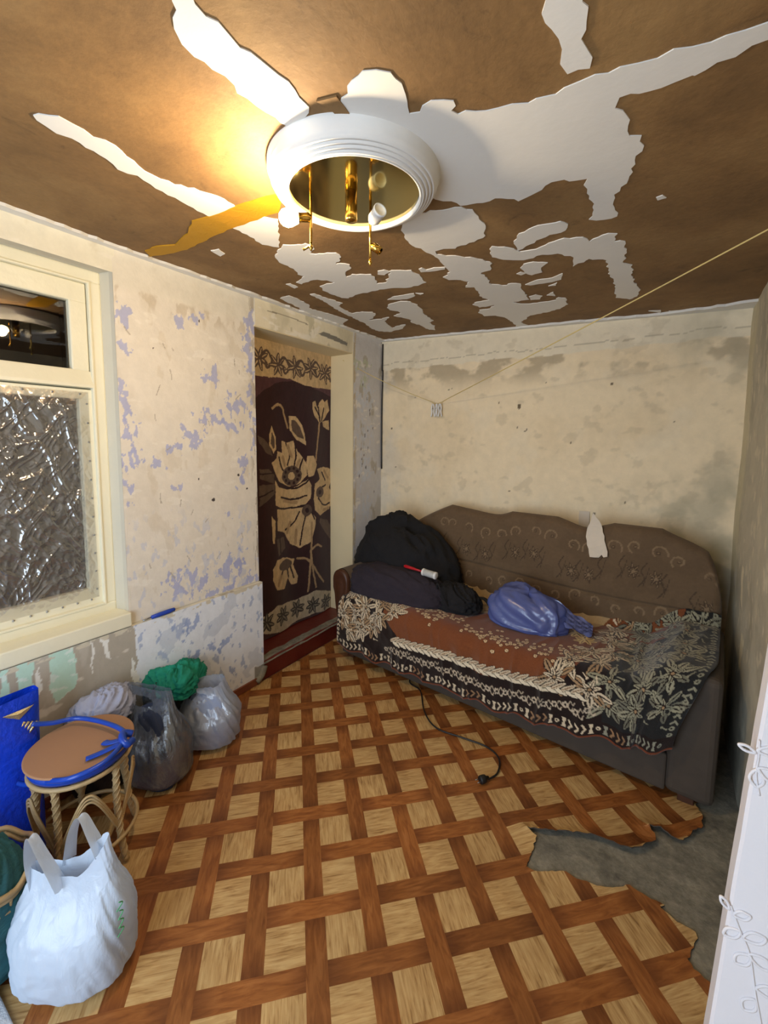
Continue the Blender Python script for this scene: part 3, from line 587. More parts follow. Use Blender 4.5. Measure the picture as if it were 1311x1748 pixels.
cv.line([(1.18, 1.805), (1.185, 1.79)], .01, (110, 96, 76))
skin('plaster_face', cv, lambda U, V: np.dstack([U, YB - .003 + .006 * (fbm(U * 5, V * 5, 5) - .5), V]), wb)

RELIEF = [(2.221, 1.098, .3, .03, .007), (2.219, 1.094, 2.9, .02, .004), (2.224, 1.072, -.4, .032, .009), (2.222, 1.068, -1.5, .026, .008), (2.206, .828, 2.2, .018, .004), (2.212, .822, .5, .022, .006), (2.222, .800, -2.4, .026, .007), (2.226, .792, .6, .03, .008), (2.234, .770, -.2, .03, .009), (2.236, .768, -2.2, .028, .008), (2.246, .72, .3, .03, .009), (2.246, .70, -2.0, .028, .008), (2.262, .62, .6, .03, .009), (2.26, .60, 2.6, .03, .009), (2.29, .90, .6, .036, .011), (2.28, .86, 2.4, .034, .010), (2.28, 1.3, .8, .034, .01), (2.27, 1.28, 2.4, .03, .009)]
# right wall ----------------------------------------------------------
bm = bmesh.new(); add_box(bm, XR + .002, XR + .2, -.80, YB, -.05, 2.42); wr = tag(bm_obj('wall_right', bm, M_body), 'right wall of bare grey-beige plaster', kind='structure')
cv = Canvas(.86, YB, 0, 2.33, 220, 200, (186, 178, 156), .01, 20)
f = fbm(cv.U * 3, cv.V * 2, 5, 41); cv.blend(ss(.4, .65, f) * .8, (164, 156, 136)); f = fbm(cv.U * 9, cv.V * 9, 5, 42); cv.blend(ss(.56, .62, f) * .5, (200, 190, 166))
cv.blend(ss(2.84, 2.95, cv.U + .05 * (fbm(cv.V * 5, cv.V * 0, 3, 4) - .5)) * .85, (208, 198, 166))
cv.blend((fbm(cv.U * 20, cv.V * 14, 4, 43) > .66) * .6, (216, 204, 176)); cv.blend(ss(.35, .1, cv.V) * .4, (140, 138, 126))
cv.poly([(2.62, .95), (2.68, .96), (2.67, .78), (2.62, .74)], (222, 208, 176)); cv.poly([(2.50, .64), (2.60, .65), (2.58, .45), (2.52, .50)], (220, 206, 172))
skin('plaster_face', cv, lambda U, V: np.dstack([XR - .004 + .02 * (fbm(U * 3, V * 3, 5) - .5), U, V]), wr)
# wallpapered stub of wall at the right, its free edge leaning a little
YS = .80
def xe(z): return 2.1661 + .0487 * z
M_paper = plain('embossed_white_wallpaper', (214, 210, 212), .7, var=.03, vs=6, bs=.25, bscale=160, bdist=.002)
zs = np.linspace(-.003, 2.34, 60); r_ = np.array([xe(z) + .004 * (fbm(np.array(z * 9.), np.array(1.), 4) - .5) for z in zs])
V = []; F = []
for z, x in zip(zs, r_): V += [(XR + .002, YS, z), (x + .004, YS, z), (x, YS + .004, z), (x + .004, YS + .06, z), (XR + .002, YS + .06, z)]
for i in range(len(zs) - 1):
    for j in range(4): F.append((5 * i + j, 5 * i + j + 1, 5 * i + 6 + j, 5 * i + 5 + j))
pap = mesh('papered_section', V, F, M_paper, wr)
def relief(pts, r): tube('wallpaper_relief', [(x, YS - .0005, z) for x, z in pts], r, M_paper, pap, 6, 5, flat=.8)
def leafring(x, z, a, L, wd):
    ca, sa = math.cos(a), math.sin(a); q = [(0, 0), (.3, .8), (.6, 1), (.85, .6), (1, 0), (.85, -.6), (.6, -1), (.3, -.8)]
    tube('wallpaper_relief', [(x + L * t * ca - wd * s * sa, YS - .0005, z + L * t * sa + wd * s * ca) for t, s in q], .0022, M_paper, pap, 6, 4, closed=True)
for (x, z, a, L, wd) in RELIEF: leafring(x, z, a, L, wd)
relief([(2.222, 1.115), (2.223, 1.09), (2.222, 1.06), (2.228, 1.03)], .0018); relief([(2.208, .835), (2.222, .80), (2.235, .77), (2.246, .71), (2.258, .65), (2.262, .58)], .0018); relief([(2.30, 1.0), (2.285, .9), (2.29, .8), (2.28, .68)], .0018)

# wall behind the camera with the open doorway the daylight comes through
bm = bmesh.new()
for x0, x1, z0, z1 in ((-.30, .40, 0, 2.42), (1.90, XR + .2, 0, 2.42), (.40, 1.90, 2.12, 2.42)): add_box(bm, x0, x1, -1.0, -.80, z0, z1)
tag(bm_obj('wall_front', bm, M_body), 'wall with the open doorway behind the viewer', kind='structure')

# door opening: painted step, reveal
door = tag(empty('door_1', (0, 1.755, 0)), 'doorway with a chipped red step and cream reveal', kind='structure')
def inD(o): o.location = (0, -1.755, 0); return o
st = box('step', -.6, -.002, 1.745, 2.72, -.01, .125, M_red, door, .012, 2); inD(st)
us = np.linspace(1.745, 2.70, 90)
P = np.array([[(.003 - .055 * a, y, .128 + .01 * (fbm(np.array(y * 14), np.array(a * 3), 4) - .5) - .02 * (1 - ss(0, .3, np.array(a)))) for a in np.linspace(-.02, 1.0 + .5 * fbm(np.array(y * 9), np.array(0.), 4), 8)] for y in us])
worn = grid('worn_edge', P, M_conc, st); 
rv = box('reveal', -.60, -.003, 2.695, 2.71, .12, 2.23, M_jamb, door); inD(rv)
rv = box('head_board', -.60, -.008, 1.75, 2.70, 2.216, 2.226, M_jamb, door); inD(rv)
bm = bmesh.new(); add_box(bm, -.75, -.60, 1.6, 2.9, 0, 2.4); dk = bm_obj('passage_wall', bm, M_dark, door); inD(dk)

# ------------------------------------------------------------------ window
win = tag(empty('window_1', (-.1, .30, .66)), 'old cream painted interior window with plastic film over the lower sash', kind='structure')
def W(o): o.location = (.1, -.30, -.66); return o
def frame_rect(name, x0, x1, y0, y1, z0, z1, wd, bot, mat, parent, bev=.004, top=None):
    bm = bmesh.new(); top = top or wd
    add_box(bm, x0, x1, y0, y1, z1 - top, z1, bev); add_box(bm, x0, x1, y0, y1, z0, z0 + bot, bev)
    add_box(bm, x0, x1, y1 - wd, y1, z0 + bot - .004, z1 - top + .004, bev); add_box(bm, x0, x1, y0, y0 + wd, z0 + bot - .004, z1 - top + .004, bev)
    return bm_obj(name, bm, mat, parent)
W(frame_rect('outer_frame', -.20, -.105, -.35, .962, .715, 2.29, .052, .05, M_trim, win, .008))
W(frame_rect('stop_bead', -.15, -.100, -.30, .917, .76, 2.238, .010, .01, M_trim, win, .003))
# splayed reveal
V = [(-.125, .955, .70), (XL + .002, .985, .69), (XL + .002, .985, 2.30), (-.125, .955, 2.285), (-.125, -.35, 2.285), (XL + .002, -.35, 2.30)]
W(mesh('reveal', V, [(0, 1, 2, 3), (3, 2, 5, 4)], M_reveal, win))
us_ = W(frame_rect('upper_sash', -.165, -.118, -.30, .905, 1.80, 2.228, .068, .05, M_trim, win, .006, .085))
W(box('glass_pane', -.150, -.146, -.24, .845, 1.84, 2.15, M_glass, us_)).location = (0, 0, 0)
bm = bmesh.new()
for (x, z) in ((-.115, 1.845),): pass
pr = [(-.165, 1.845), (-.118, 1.845), (-.098, 1.785), (-.098, 1.772), (-.165, 1.765)]
V = [(x, y, z) for y in (-.30, .912) for x, z in pr]; n = len(pr)
W(mesh('transom', V, [tuple(range(n))[::-1], tuple(range(n, 2 * n))] + [(i, (i + 1) % n, n + (i + 1) % n, n + i) for i in range(n)], M_trim, win))
ls = W(frame_rect('lower_sash', -.165, -.120, -.30, .914, .762, 1.765, .058, .085, M_trim, win, .005, .045))
o = box('glass_pane', -.153, -.150, -.25, .86, .84, 1.725, M_glass, ls)
W(box('sill', -.20, .004, -.35, .978, .655, .722, M_trim, win, .006))
# crinkled film tacked over the lower sash
uy = np.linspace(-.26, .893, 460); vz = np.linspace(.80, 1.752, 380); U, Vv = np.meshgrid(uy, vz, indexing='ij')
wq = fbm(U * 3, Vv * 3, 3, 50) - .5; rid = 1 - np.abs(2 * vnoise((U + .55 * Vv + .25 * wq) * 15, (Vv * .8 - U * .55) * 3.5 + 3 * wq) - 1); rid2 = 1 - np.abs(2 * vnoise((U * .7 - .5 * Vv + .2 * wq) * 22, (Vv + .5 * U) * 6 + 2 * wq) - 1); big = fbm(U * 4, Vv * 3, 2, 53) - .5
ed = np.minimum.reduce([(U + .26) / .06, (.893 - U) / .06, (Vv - .80) / .06, (1.752 - Vv) / .06]).clip(0, 1)
rid3 = 1 - np.abs(2 * vnoise((U + .35 * Vv + .3 * wq) * 38, (Vv - U * .4) * 11 + 4 * wq) - 1); rid4 = 1 - np.abs(2 * vnoise((U * .9 - .7 * Vv + .2 * wq) * 46, (Vv + .7 * U) * 14 + 3 * wq) - 1); rid5 = 1 - np.abs(2 * vnoise((U + .6 * Vv) * 75 + 6 * wq, (Vv - .6 * U) * 24 + 8 * wq) - 1)
X = -.1185 + ed * (.006 + .008 * rid ** 4 + .006 * rid2 ** 4 + .0035 * rid3 ** 3 + .0030 * rid4 ** 3 + .0016 * rid5 ** 2 + .018 * big)
fm = W(grid('plastic_film', np.dstack([X, U, Vv]), M_film, win))
tk = None
tpos = [(.885, z) for z in np.linspace(.84, 1.70, 11)] + [(y, .795) for y in np.linspace(.40, .86, 9)] + [(y, 1.742) for y in np.linspace(.45, .86, 5)]
for (y, z) in tpos:
    if tk is None: tk = lathe('tack', [(.0001, .004), (.003, .0035), (.0045, .001), (.0045, 0)], M_steel, fm, 8, cap=False, axis=(1, 0, 0)); t_ = tk
    else: t_ = tk.copy(); link(t_, fm)
    t_.location = (-.1175, y, z)
# dim room beyond the glass
V = [(-.30, -.6, .5), (-.30, 1.3, .5), (-.30, 1.3, 2.42), (-.30, -.6, 2.42), (-1.5, -.6, .5), (-1.5, 1.3, .5), (-1.5, 1.3, 2.42), (-1.5, -.6, 2.42)]
br = tag(mesh('wall_beyond', V, [(4, 5, 6, 7), (0, 1, 5, 4), (1, 2, 6, 5), (2, 3, 7, 6), (3, 0, 4, 7)], M_dark), 'dim room seen behind the window', kind='structure')

# ------------------------------------------------------------------ curtain of plush carpet in the doorway
cv = Canvas(1.74, 2.695, .13, 2.23, 260, 520, (52, 26, 27), .006, 22)
CRM, TAN, GRY, DRK, MAU = (198, 170, 128), (166, 138, 102), (92, 74, 62), (44, 24, 24), (84, 52, 56)
top = [(1.70, 2.26), (2.72, 2.26), (2.72, CUR['top_lo'][-1][1])] + CUR['top_lo'][::-1] + [(1.70, 1.965)]
ar = [(1.70, 2.0), (2.72, 2.0)] + [(2.72, CUR['arch'][-1][1])] + CUR['arch'][::-1] + [(1.70, 1.62)]
cv.poly(ar, MAU); cv.poly(top, CRM)
for i in range(6):
    x = 1.80 + i * .165; z = 2.075 + .012 * math.sin(i * 2)
    for a in (.3, 1.1, 2.0, 2.8, -2.4, -.6, -1.5): cv.leaf(x, z, .085, a + .2 * i, .02, GRY, CRM)
    cv.line(smooth_path([(x, z), (x + .06, z + .06), (x + .11, z), (x + .07, z - .05), (x + .05, z - .01)], 6), .009, GRY)
for k in ('leafC', 'leafD', 'leafE', 'leafF', 'leafH'): cv.poly(CUR[k], GRY)
for (x, z, a) in ((1.94, 1.31, 0), (1.94, 1.15, .3), (2.13, .72, 1.6)): cv.line([(x, z), (x + .13 * math.cos(a), z + .13 * math.sin(a))], .005, DRK)
for k in ('f3', 'f1b', 'f1', 'f2b', 'f2a', 'uf', 'uf2', 'df', 'leafA', 'leafB', 'leafG'): cv.poly(CUR[k], CRM)
cv.poly([(2.255, 1.69), (2.29, 1.69), (2.34, 1.64), (2.375, 1.55), (2.31, 1.57), (2.262, 1.61)], GRY)
cv.poly([(2.06, 1.60), (2.085, 1.56), (2.09, 1.49), (2.07, 1.48), (2.05, 1.52)], GRY)
for pts in ([(2.20, 1.52), (2.24, 1.44), (2.22, 1.36)], [(2.29, 1.52), (2.30, 1.42), (2.28, 1.34)], [(2.13, 1.42), (2.16, 1.34), (2.20, 1.31)], [(2.36, 1.40), (2.33, 1.32)], [(2.08, 1.27), (2.16, 1.22), (2.26, 1.185), (2.36, 1.20), (2.44, 1.25)], [(2.15, 1.13), (2.28, 1.10), (2.40, 1.12)], [(2.11, 1.05), (2.25, 1.04), (2.40, 1.04)], [(2.33, 1.00), (2.27, .92), (2.19, .88)], [(2.39, .97), (2.36, .87), (2.33, .74)], [(2.45, .98), (2.48, .92)], [(2.58, 1.29), (2.62, 1.22)], [(2.53, 1.08), (2.60, 1.02), (2.68, 1.03)], [(2.56, 1.16), (2.63, 1.18)], [(2.17, .62), (2.12, .52)], [(2.20, .62), (2.21, .52)], [(2.22, .63), (2.27, .50)], [(2.56, 1.69), (2.54, 1.80)], [(2.58, 1.70), (2.61, 1.80)], [(2.56, 1.72), (2.50, 1.80)]):
    cv.line(smooth_path(pts, 5), .007, DRK)
for pts in ([(2.22, 1.50), (2.26, 1.42)], [(2.17, 1.42), (2.19, 1.36)], [(2.33, 1.39), (2.30, 1.33)], [(2.18, 1.10), (2.30, 1.075)], [(2.24, .93), (2.21, .86)], [(2.30, .86), (2.29, .76)], [(2.61, 1.30), (2.66, 1.24)], [(2.60, .98), (2.67, .99)], [(2.13, .55), (2.10, .49)]): cv.line(smooth_path(pts, 5), .012, TAN)
cv.disc(*CUR['c1'][0], .095, GRY, .075); cv.disc(*CUR['c1'][0], .035, CRM, .03)
for k in range(10): a = k * .628; cv.disc(CUR['c1'][0][0] + .07 * math.cos(a), CUR['c1'][0][1] + .055 * math.sin(a), .012, DRK)
for k in ('c2', 'c3'): cv.disc(*CUR[k][0], .05, GRY, .045); cv.disc(*CUR[k][0], .02, DRK)
cv.disc(2.18, .62, .07, GRY, .04)
for k in ('s1', 's3', 's4', 's5', 's6', 's2'): cv.line(smooth_path(CUR[k], 6), .009, TAN, False)
bot = [(1.70, .30)] + CUR['bot_hi'] + [(2.80, .24), (2.80, .07)] + CUR['bot_lo'][::-1] + [(1.70, .18)]
cv.poly(bot, (186, 172, 146))
for i in range(6):
    x = 1.82 + i * .16; z = .245 - .02 * max(0, i - 3)
    for a in (.4, 1.2, 2.1, 2.9, -2.5, -.7, -1.4): cv.leaf(x, z, .075, a + .3 * i, .02, (66, 60, 54), (150, 140, 120))
cv.poly([(1.70, .17)] + CUR['bot_lo'] + [(2.8, .07), (2.8, .0), (1.7, .0)], (70, 44, 44))
cv.c *= (.72 + .56 * fbm(cv.U * 60, cv.V * 30, 4, 77))[..., None]
fold = lambda U, V: .012 * np.sin(U * 13 + V * .8) * ss(2.2, 1.2, V) + .010 * (fbm(U * 5, V * 2, 3, 4) - .5)
cur = skin('doorway_curtain', cv, lambda U, V: np.dstack([-.225 + fold(U, V), U, V]), None, M_plush)
m = cur.modifiers.new('thickness', 'SOLIDIFY'); m.thickness = .008; m.offset = -1
tag(cur, 'dark maroon plush curtain with large cream flowers hanging in the doorway', 'curtain')
tube('curtain_rod', [(-.235, 1.74, 2.205), (-.235, 2.70, 2.205)], .006, M_wood, None, 8, 2)
tag(bpy.data.objects['curtain_rod'], 'thin dark rod under the lintel holding the doorway curtain', 'rod')
# ------------------------------------------------------------------ ceiling rosette and lamp
RC = (1.250, 1.085); ZC = cz(RC[0])
prof = [(.256, ZC + .004), (.256, ZC - .012), (.250, ZC - .02), (.248, ZC - .036), (.243, ZC - .044)]
for i in range(4):
    r0 = .241 - i * .0100; z0 = ZC - .046 - i * .0052
    prof += [(r0, z0), (r0 - .002, z0 - .0055), (r0 - .0075, z0 - .0065), (r0 - .009, z0 - .003)]
prof += [(.203, ZC - .068), (.199, ZC - .070), (.195, ZC - .066), (.194, ZC - .03)]
ros = lathe('ceiling_rosette', prof, M_putty, None, 96, (RC[0], RC[1], 0), cap=False)
tag(ros, 'round white ribbed plaster rosette ring around the ceiling lamp', 'ceiling rosette')
ZP = ZC - .056
lamp = tag(empty('ceiling_lamp', (RC[0], RC[1], ZP)), 'brass ceiling lamp on a round mirror plate with one lit bulb', 'lamp')
mp_ = lathe('mirror_plate', [(.0005, 0), (.1925, 0), (.1925, .004), (.0005, .004)], M_mirror, lamp, 64, cap=False)
mp_.data.polygons.foreach_set('use_smooth', [False] * len(mp_.data.polygons))
def LL(p): return (p[0] - RC[0], p[1] - RC[1], p[2] - ZP)
lathe('centre_stem', [(.0005, -.085), (.016, -.083), (.018, -.078), (.018, -.001)], M_gold, lamp, 24, (1.249 - RC[0], 1.069 - RC[1], 0))
def rod(x, y, zb, kink):
    pts = [(x, y, ZP), (x, y, ZP - .07), (x, y, zb)] + kink
    r = tube('rod', [LL(p) for p in pts], .0042, M_gold, lamp, 10, 3, raw=True)
    lathe('finial', [(.0005, -.018), (.004, -.012), (.007, -.006), (.005, 0), (.0045, .008)], M_gold, r, 12, LL((x, y, zb)))
    return r
R1 = (1.145, 1.005); R2 = (1.262, 1.150)
r1 = rod(*R1, 2.135, [(R1[0] - .02, R1[1] - .014, 2.122)]); r2 = rod(*R2, 2.115, [])
def spot(at, aim, lit, L=.055, r=.020):
    a = Vector(aim).normalized(); p = Vector(LL(at)); q = p + a * L
    s = lathe('socket', [(.006, -.01), (.010, -.006), (.014, 0), (r, .012), (r, L * .85), (r + .0015, L * .87), (r + .0015, L), (r - .002, L), (r - .003, L - .004)], M_gold if lit else M_white, lamp, 24, tuple(p), cap=False, axis=a)
    if lit:
        lathe('bulb', [(.010, L - .006), (.017, L + .004), (.024, L + .020), (.026, L + .032), (.022, L + .046), (.012, L + .055), (.0005, L + .058)], M_bulb, lamp, 24, tuple(p), cap=False, axis=a)
    else:
        lathe('spot_bulb', [(r - .003, L - .003), (r * .5, L - .010), (.0005, L - .011)], M_cone, lamp, 24, tuple(p), cap=False, axis=a)
    return q
B = Vector((1.093, .955, 2.208))
qq = spot((R1[0] - .006, R1[1] - .004, 2.215), (B - Vector((R1[0], R1[1], 2.215))), True, .030, .013)
spot((R2[0] + .006, R2[1] + .002, 2.232), (.86, -.45, .22), False)
lathe('socket', [(.005, -.004), (.009, 0), (.013, .008), (.013, .035), (.010, .035)], M_gold, lamp, 16, LL((R2[0] + .006, R2[1], 2.16)), cap=False, axis=(.7, .3, -.55))
pl = bpy.data.lights.new('bulb_light', 'POINT'); pl.energy = BULB = 38; pl.color = (1, .78, .50); pl.shadow_soft_size = .03
plo = bpy.data.objects.new('bulb_light', pl); link(plo, lamp); plo.location = LL((1.083, .944, 2.195))

# ------------------------------------------------------------------ sofa
SO = (.26, 3.07); SA = math.radians(-5)
sofa = tag(empty('sofa', (SO[0], SO[1], 0), SA), 'old brown humped-back sofa with scroll-patterned upholstery', 'sofa')
def sl(u, v, z): return (u, -v, z)
def sw(u, v, z): c, s = math.cos(SA), math.sin(SA); return (SO[0] + u * c + s * v, SO[1] + u * s - v * c, z)
SL = 2.13
box('plinth', .02, 1.975, -.77, -.06, .03, .20, M_basebrd, sofa, .01)
for u in (.08, SL - .08):
    for v in (.12, .72): box('leg', u - .03, u + .03, -v - .03, -v + .03, 0, .035, M_wood, sofa, .004)
cvs = Canvas(0, 1, 0, 1, 12, 12, (92, 78, 66))
box('seat', .04, 1.965, -.79, -.10, .19, .43, M_basebrd, sofa, .05, 4)
top = np.array([(-.02, .60), (-.01, .86), (.053, .933), (.224, 1.024), (.437, 1.069), (.636, 1.055), (.864, 1.038), (1.01, 1.083), (1.148, 1.102), (1.298, 1.062), (1.439, 1.024), (1.537, 1.048), (1.66, 1.089), (1.777, 1.094), (1.891, 1.046), (1.998, 1.004), (2.077, .954), (2.115, .883), (2.13, .80), (2.13, .60)])
tp_ = smooth_path(top, 8)
nu, nv = 420, 120; uu = np.linspace(-.018, 2.128, nu); zt = np.interp(uu, tp_[:, 0], tp_[:, 1]); zt = np.minimum(zt, .62 + 2.2 * np.sqrt(np.clip(uu + .02, 0, None) * .08) + .2 * 0)
zt = np.minimum(zt, .60 + np.sqrt(np.clip(1 - ((np.clip(uu, 1.93, 2.13) - 1.93) / .2) ** 2, 0, 1)) * .47)
tv = np.linspace(0, 1, nv); U, T = np.meshgrid(uu, tv, indexing='ij'); Zm = .36 + (zt[:, None] - .36) * T
edge = np.minimum.reduce([np.clip((1 - T) * (zt[:, None] - .36) / .05, 0, 1), np.clip((U + .018) / .05, 0, 1), np.clip((2.128 - U) / .05, 0, 1)])
puff = np.sqrt(1 - (1 - edge) ** 2)
seam = .66
groove = np.exp(-((Zm - seam - .02 * np.sin(U * 3)) / .010) ** 2) * .012
lean = .10 * (1.05 - Zm).clip(0, 1)
cvb = Canvas(0, 1, 0, 1, nu, nv, (102, 82, 60)); cvb.X, cvb.Y = U, Zm; cvb.U, cvb.V = U, Zm
def cwin(*a): return slice(None), slice(None)
cvb.win = cwin
LT, DK2 = (128, 106, 80), (76, 60, 44); rs = np.random.RandomState(4)
f = fbm(U * 9, Zm * 9, 4, 61); cvb.blend(ss(.5, .62, f) * .4, (88, 70, 50))
def scroll(x, z, r, fl):
    r = r * rs.uniform(.75, 1.2); a = np.linspace(-.6, rs.uniform(2.6, 4.6), 22) + rs.uniform(-.7, .7); rr_ = r * np.linspace(1, .45, 22); cvb.line(np.column_stack([x + fl * rr_ * np.cos(a), z + rr_ * np.sin(a)]), .0045, LT)
    cvb.disc(x, z, r * .22, DK2); cvb.disc(x, z, r * .10, LT)
for i in range(15):
    x = .45 + i * .115 + rs.uniform(-.02, .02); zz_ = np.interp(x, tp_[:, 0], tp_[:, 1]) - .13
    scroll(x, zz_ + .01 * math.sin(i), .042, (-1) ** i)
    scroll(x + .04, .60 + .015 * math.sin(i * 1.7), .038, -(-1) ** i)
    if i % 3 != 1:
        for k in range(8): cvb.leaf(x, zz_ - .15, .030 + .022 * abs(math.sin(k * .785)), k * .785 + .2, .010, DK2, LT)
        cvb.disc(x, zz_ - .15, .010, LT)
    cvb.line(smooth_path([(x - .05, zz_ - .07), (x - .075, zz_ - .12), (x - .055, zz_ - .16), (x - .085, zz_ - .21)], 5), .0035, DK2); cvb.line([(x - .035, zz_ - .09), (x - .06, zz_ - .2)], .002, DK2)
front = np.dstack([U, -(.075 + lean + .05 * puff - groove), Zm])
br_ = grid('backrest', front, M_uph, sofa, np.clip(cvb.c, 0, 1))
bk = np.dstack([U, -(.02 + lean * 0 + .055 * (1 - puff) + lean * (1 - puff)), Zm]); grid('backrest_shell', bk[::-1], M_basebrd, br_)
# left arm: padded roll with carved wooden face
aP = []
for v in np.linspace(.12, .74, 12):
    ring = []
    for a in np.linspace(0, 2 * math.pi, 28, endpoint=False):
        c, s = math.cos(a), math.sin(a); ring.append((-.005 + .075 * c * (1 if s > -.2 else .8), -v, .545 + (.085 * s if s > 0 else .32 * s)))
    aP.append(ring)
arm = grid('arm', np.array(aP).transpose(1, 0, 2)[::-1], M_uph, sofa, np.ones((28, 12, 3)) * s2l((92, 78, 62)), closed=True)
V = []; F = []
ol = [(-.005 + .072 * math.cos(a) * (1 if math.sin(a) > -.2 else .8), .545 + (.082 * math.sin(a) if math.sin(a) > 0 else .32 * math.sin(a))) for a in np.linspace(0, 2 * math.pi, 36, endpoint=False)]
for d, k in ((.74, 1.0), (.765, 1.0), (.775, .86), (.768, .72), (.778, .45), (.778, .02)):
    V += [(-.005 + (x + .005) * k, -d, .50 + (z - .50) * k) for x, z in ol]
for r in range(5):
    for i in range(36): F.append((r * 36 + i, r * 36 + (i + 1) % 36, (r + 1) * 36 + (i + 1) % 36, (r + 1) * 36 + i))
F.append(tuple(range(5 * 36, 6 * 36)))
mesh('arm_face', V, F, M_wood, arm, True)
# right arm, squarer and mostly under the throw
bm = bmesh.new(); add_box(bm, 1.97, SL + .015, -.77, -.12, .03, .59, .03, 3); arm2 = bm_obj('arm', bm, M_basebrd, sofa, False)

# throw over the sofa -----------------------------------------------------
nu, nv = 520, 260
u0, u1 = .055, 2.125
uu = np.linspace(0, 1, nu); vv = np.linspace(0, 1, nv); A, Bv = np.meshgrid(uu, vv, indexing='ij')
Uu = u0 + (u1 - u0) * A
seat = .475 + .12 * ss(1.80, 1.99, Uu) - .035 * np.exp(-((Uu - 1.15) / .4) ** 2) - .02 * ss(.25, .06, Uu)
hem = np.interp(Uu, [.05, .4, .8, 1.2, 1.5, 1.7, 2.0, 2.13], [.10, .085, .09, .09, .13, .17, .20, .24])
# arc length: back lift .06, flat to v=.70, quarter bend, drop
vflat0, vflat1, rb = .185, .70, .10
L1 = .05; L2 = vflat1 - vflat0; L3 = rb * math.pi / 2; L4 = seat - rb - hem
Lt = L1 + L2 + L3 + L4; s_ = Bv * Lt
vf = np.where(s_ < L1, vflat0 - .03 + .03 * s_ / L1, np.where(s_ < L1 + L2, vflat0 + (s_ - L1), np.where(s_ < L1 + L2 + L3, vflat1 + rb * np.sin((s_ - L1 - L2) / rb), vflat1 + rb + .02 * np.clip((s_ - L1 - L2 - L3) / .4, 0, 1))))
zf = np.where(s_ < L1, seat + .06 * (1 - s_ / L1), np.where(s_ < L1 + L2, seat, np.where(s_ < L1 + L2 + L3, seat - rb * (1 - np.cos((s_ - L1 - L2) / rb)), seat - rb - (s_ - L1 - L2 - L3))))
wr_ = 1 - np.abs(2 * vnoise(Uu * 15 + 2 * fbm(Uu * 3, s_ * 3, 3, 70), s_ * 4 + 5) - 1); wr2 = fbm(Uu * 3, s_ * 3, 4, 72) - .5
fr_ = ss(.30, .75, Bv)
vf = vf + fr_ * (.022 * (wr_ - .5) + .04 * wr2) + .014
zf = zf + (1 - fr_) * (.014 * (wr_ - .5) + .02 * wr2) + .016 + .012 * np.sin(Uu * 30) * ss(.8, 1, Bv)
Ue = Uu - .13 * ss(.45, 1.0, Bv) * ss(1.75, 2.12, Uu) + .02 * wr2
Ue = Ue - .025 * ss(.3, .05, Uu) * fr_
cb = Canvas(0, 1, 0, 1, nu, nv, (116, 66, 38)); cb.X = Uu + .006 * (fbm(Uu * 16, s_ * 16, 3, 5) - .5); cb.Y = s_ / np.mean(Lt) + .0 ; cb.X, cb.Y = Uu + 0 * A, s_ + 0 * A
# colours laid out in metres: X along the sofa, Y from the backrest down to the hem
Lm = Lt
D = Lm - s_                     # distance from the hem
cb.Y = D
cb.win = cwin
def cbw(x0, x1, y0, y1):
    i0 = max(0, int(((x0 - .03 - u0) / (u1 - u0)) * nu)); i1 = min(nu, int(((x1 + .03 - u0) / (u1 - u0)) * nu) + 1); return slice(i0, max(i0, i1)), slice(None)
cb.win = cbw
BLK, CRE, BEI, BRN = (34, 24, 22), (206, 188, 158), (160, 130, 96), (112, 60, 34)
dark = (inside([(-.1, 1.4), (.33, 1.4), (.30, .95), (.36, .62), (.44, .30), (.56, .19), (1.2, .18), (1.5, .20), (1.62, .40), (1.78, .62), (1.95, .80), (2.0, 1.4), (2.3, 1.4), (2.3, -.1), (-.1, -.1)], cb.X + .05 * (fbm(cb.X * 9, D * 9, 3, 7) - .5), D + .05 * (fbm(cb.X * 9, D * 9, 3, 8) - .5)))
cb.put(dark, BLK)
cb.put(dark & (D > .62) & (Uu < .5), (84, 48, 30))
cb.put(dark & (Uu > 1.72), (34, 34, 34))
cb.put((s_ < .27 + .06 * (fbm(Uu * 7, s_ * 0, 3, 4) - .3) - .35 * ss(1.35, 1.75, Uu)), (172, 146, 106))
r3 = np.random.RandomState(11)
def scatter(x0, x1, d0, d1, n, sz, cr):
    P = []
    for _ in range(n * 12):
        x, d = r3.uniform(x0, x1), r3.uniform(d0, d1)
        if all((x - a) ** 2 + (d - b) ** 2 > (sz * .95) ** 2 for a, b in P): P.append((x, d))
        if len(P) >= n: break
    return P
# big flowers with leaves at both ends
for (x, d) in scatter(.10, .42, .14, .95, 26, .095, 0) + scatter(1.66, 2.05, .12, 1.0, 34, .095, 0) + [(.50, .36), (.46, .5), (1.55, .36), (1.62, .5), (1.5, .25)]:
    cr = CRE if x < 1.72 else (150, 146, 122)
    for k in range(8): a = r3.uniform(0, 6.28); cb.leaf(x + .03 * math.cos(a), d + .03 * math.sin(a), r3.uniform(.05, .085), a, .016, cr if k % 2 else (BEI if x < 1.72 else (112, 110, 94)), BLK, (BLK, .003))
    cb.flower(x, d, r3.uniform(.040, .056), 6, cr, BEI, BLK, r3.uniform(0, 1))
for (x, d) in scatter(.08, .42, .12, .98, 60, .05, 0) + scatter(1.60, 2.08, .12, 1.05, 90, .045, 0):
    cr = CRE if x < 1.72 else (138, 134, 112)
    a = r3.uniform(0, 6.28); cb.line([(x, d), (x + .03 * math.cos(a), d + .03 * math.sin(a))], .003, cr); cb.disc(x, d, .006, cr)
for (x, d) in ((1.56, .62), (1.50, .70)):
    for k in range(7): cb.leaf(x, d, .06, k * .9, .017, (206, 176, 112), (90, 60, 30))
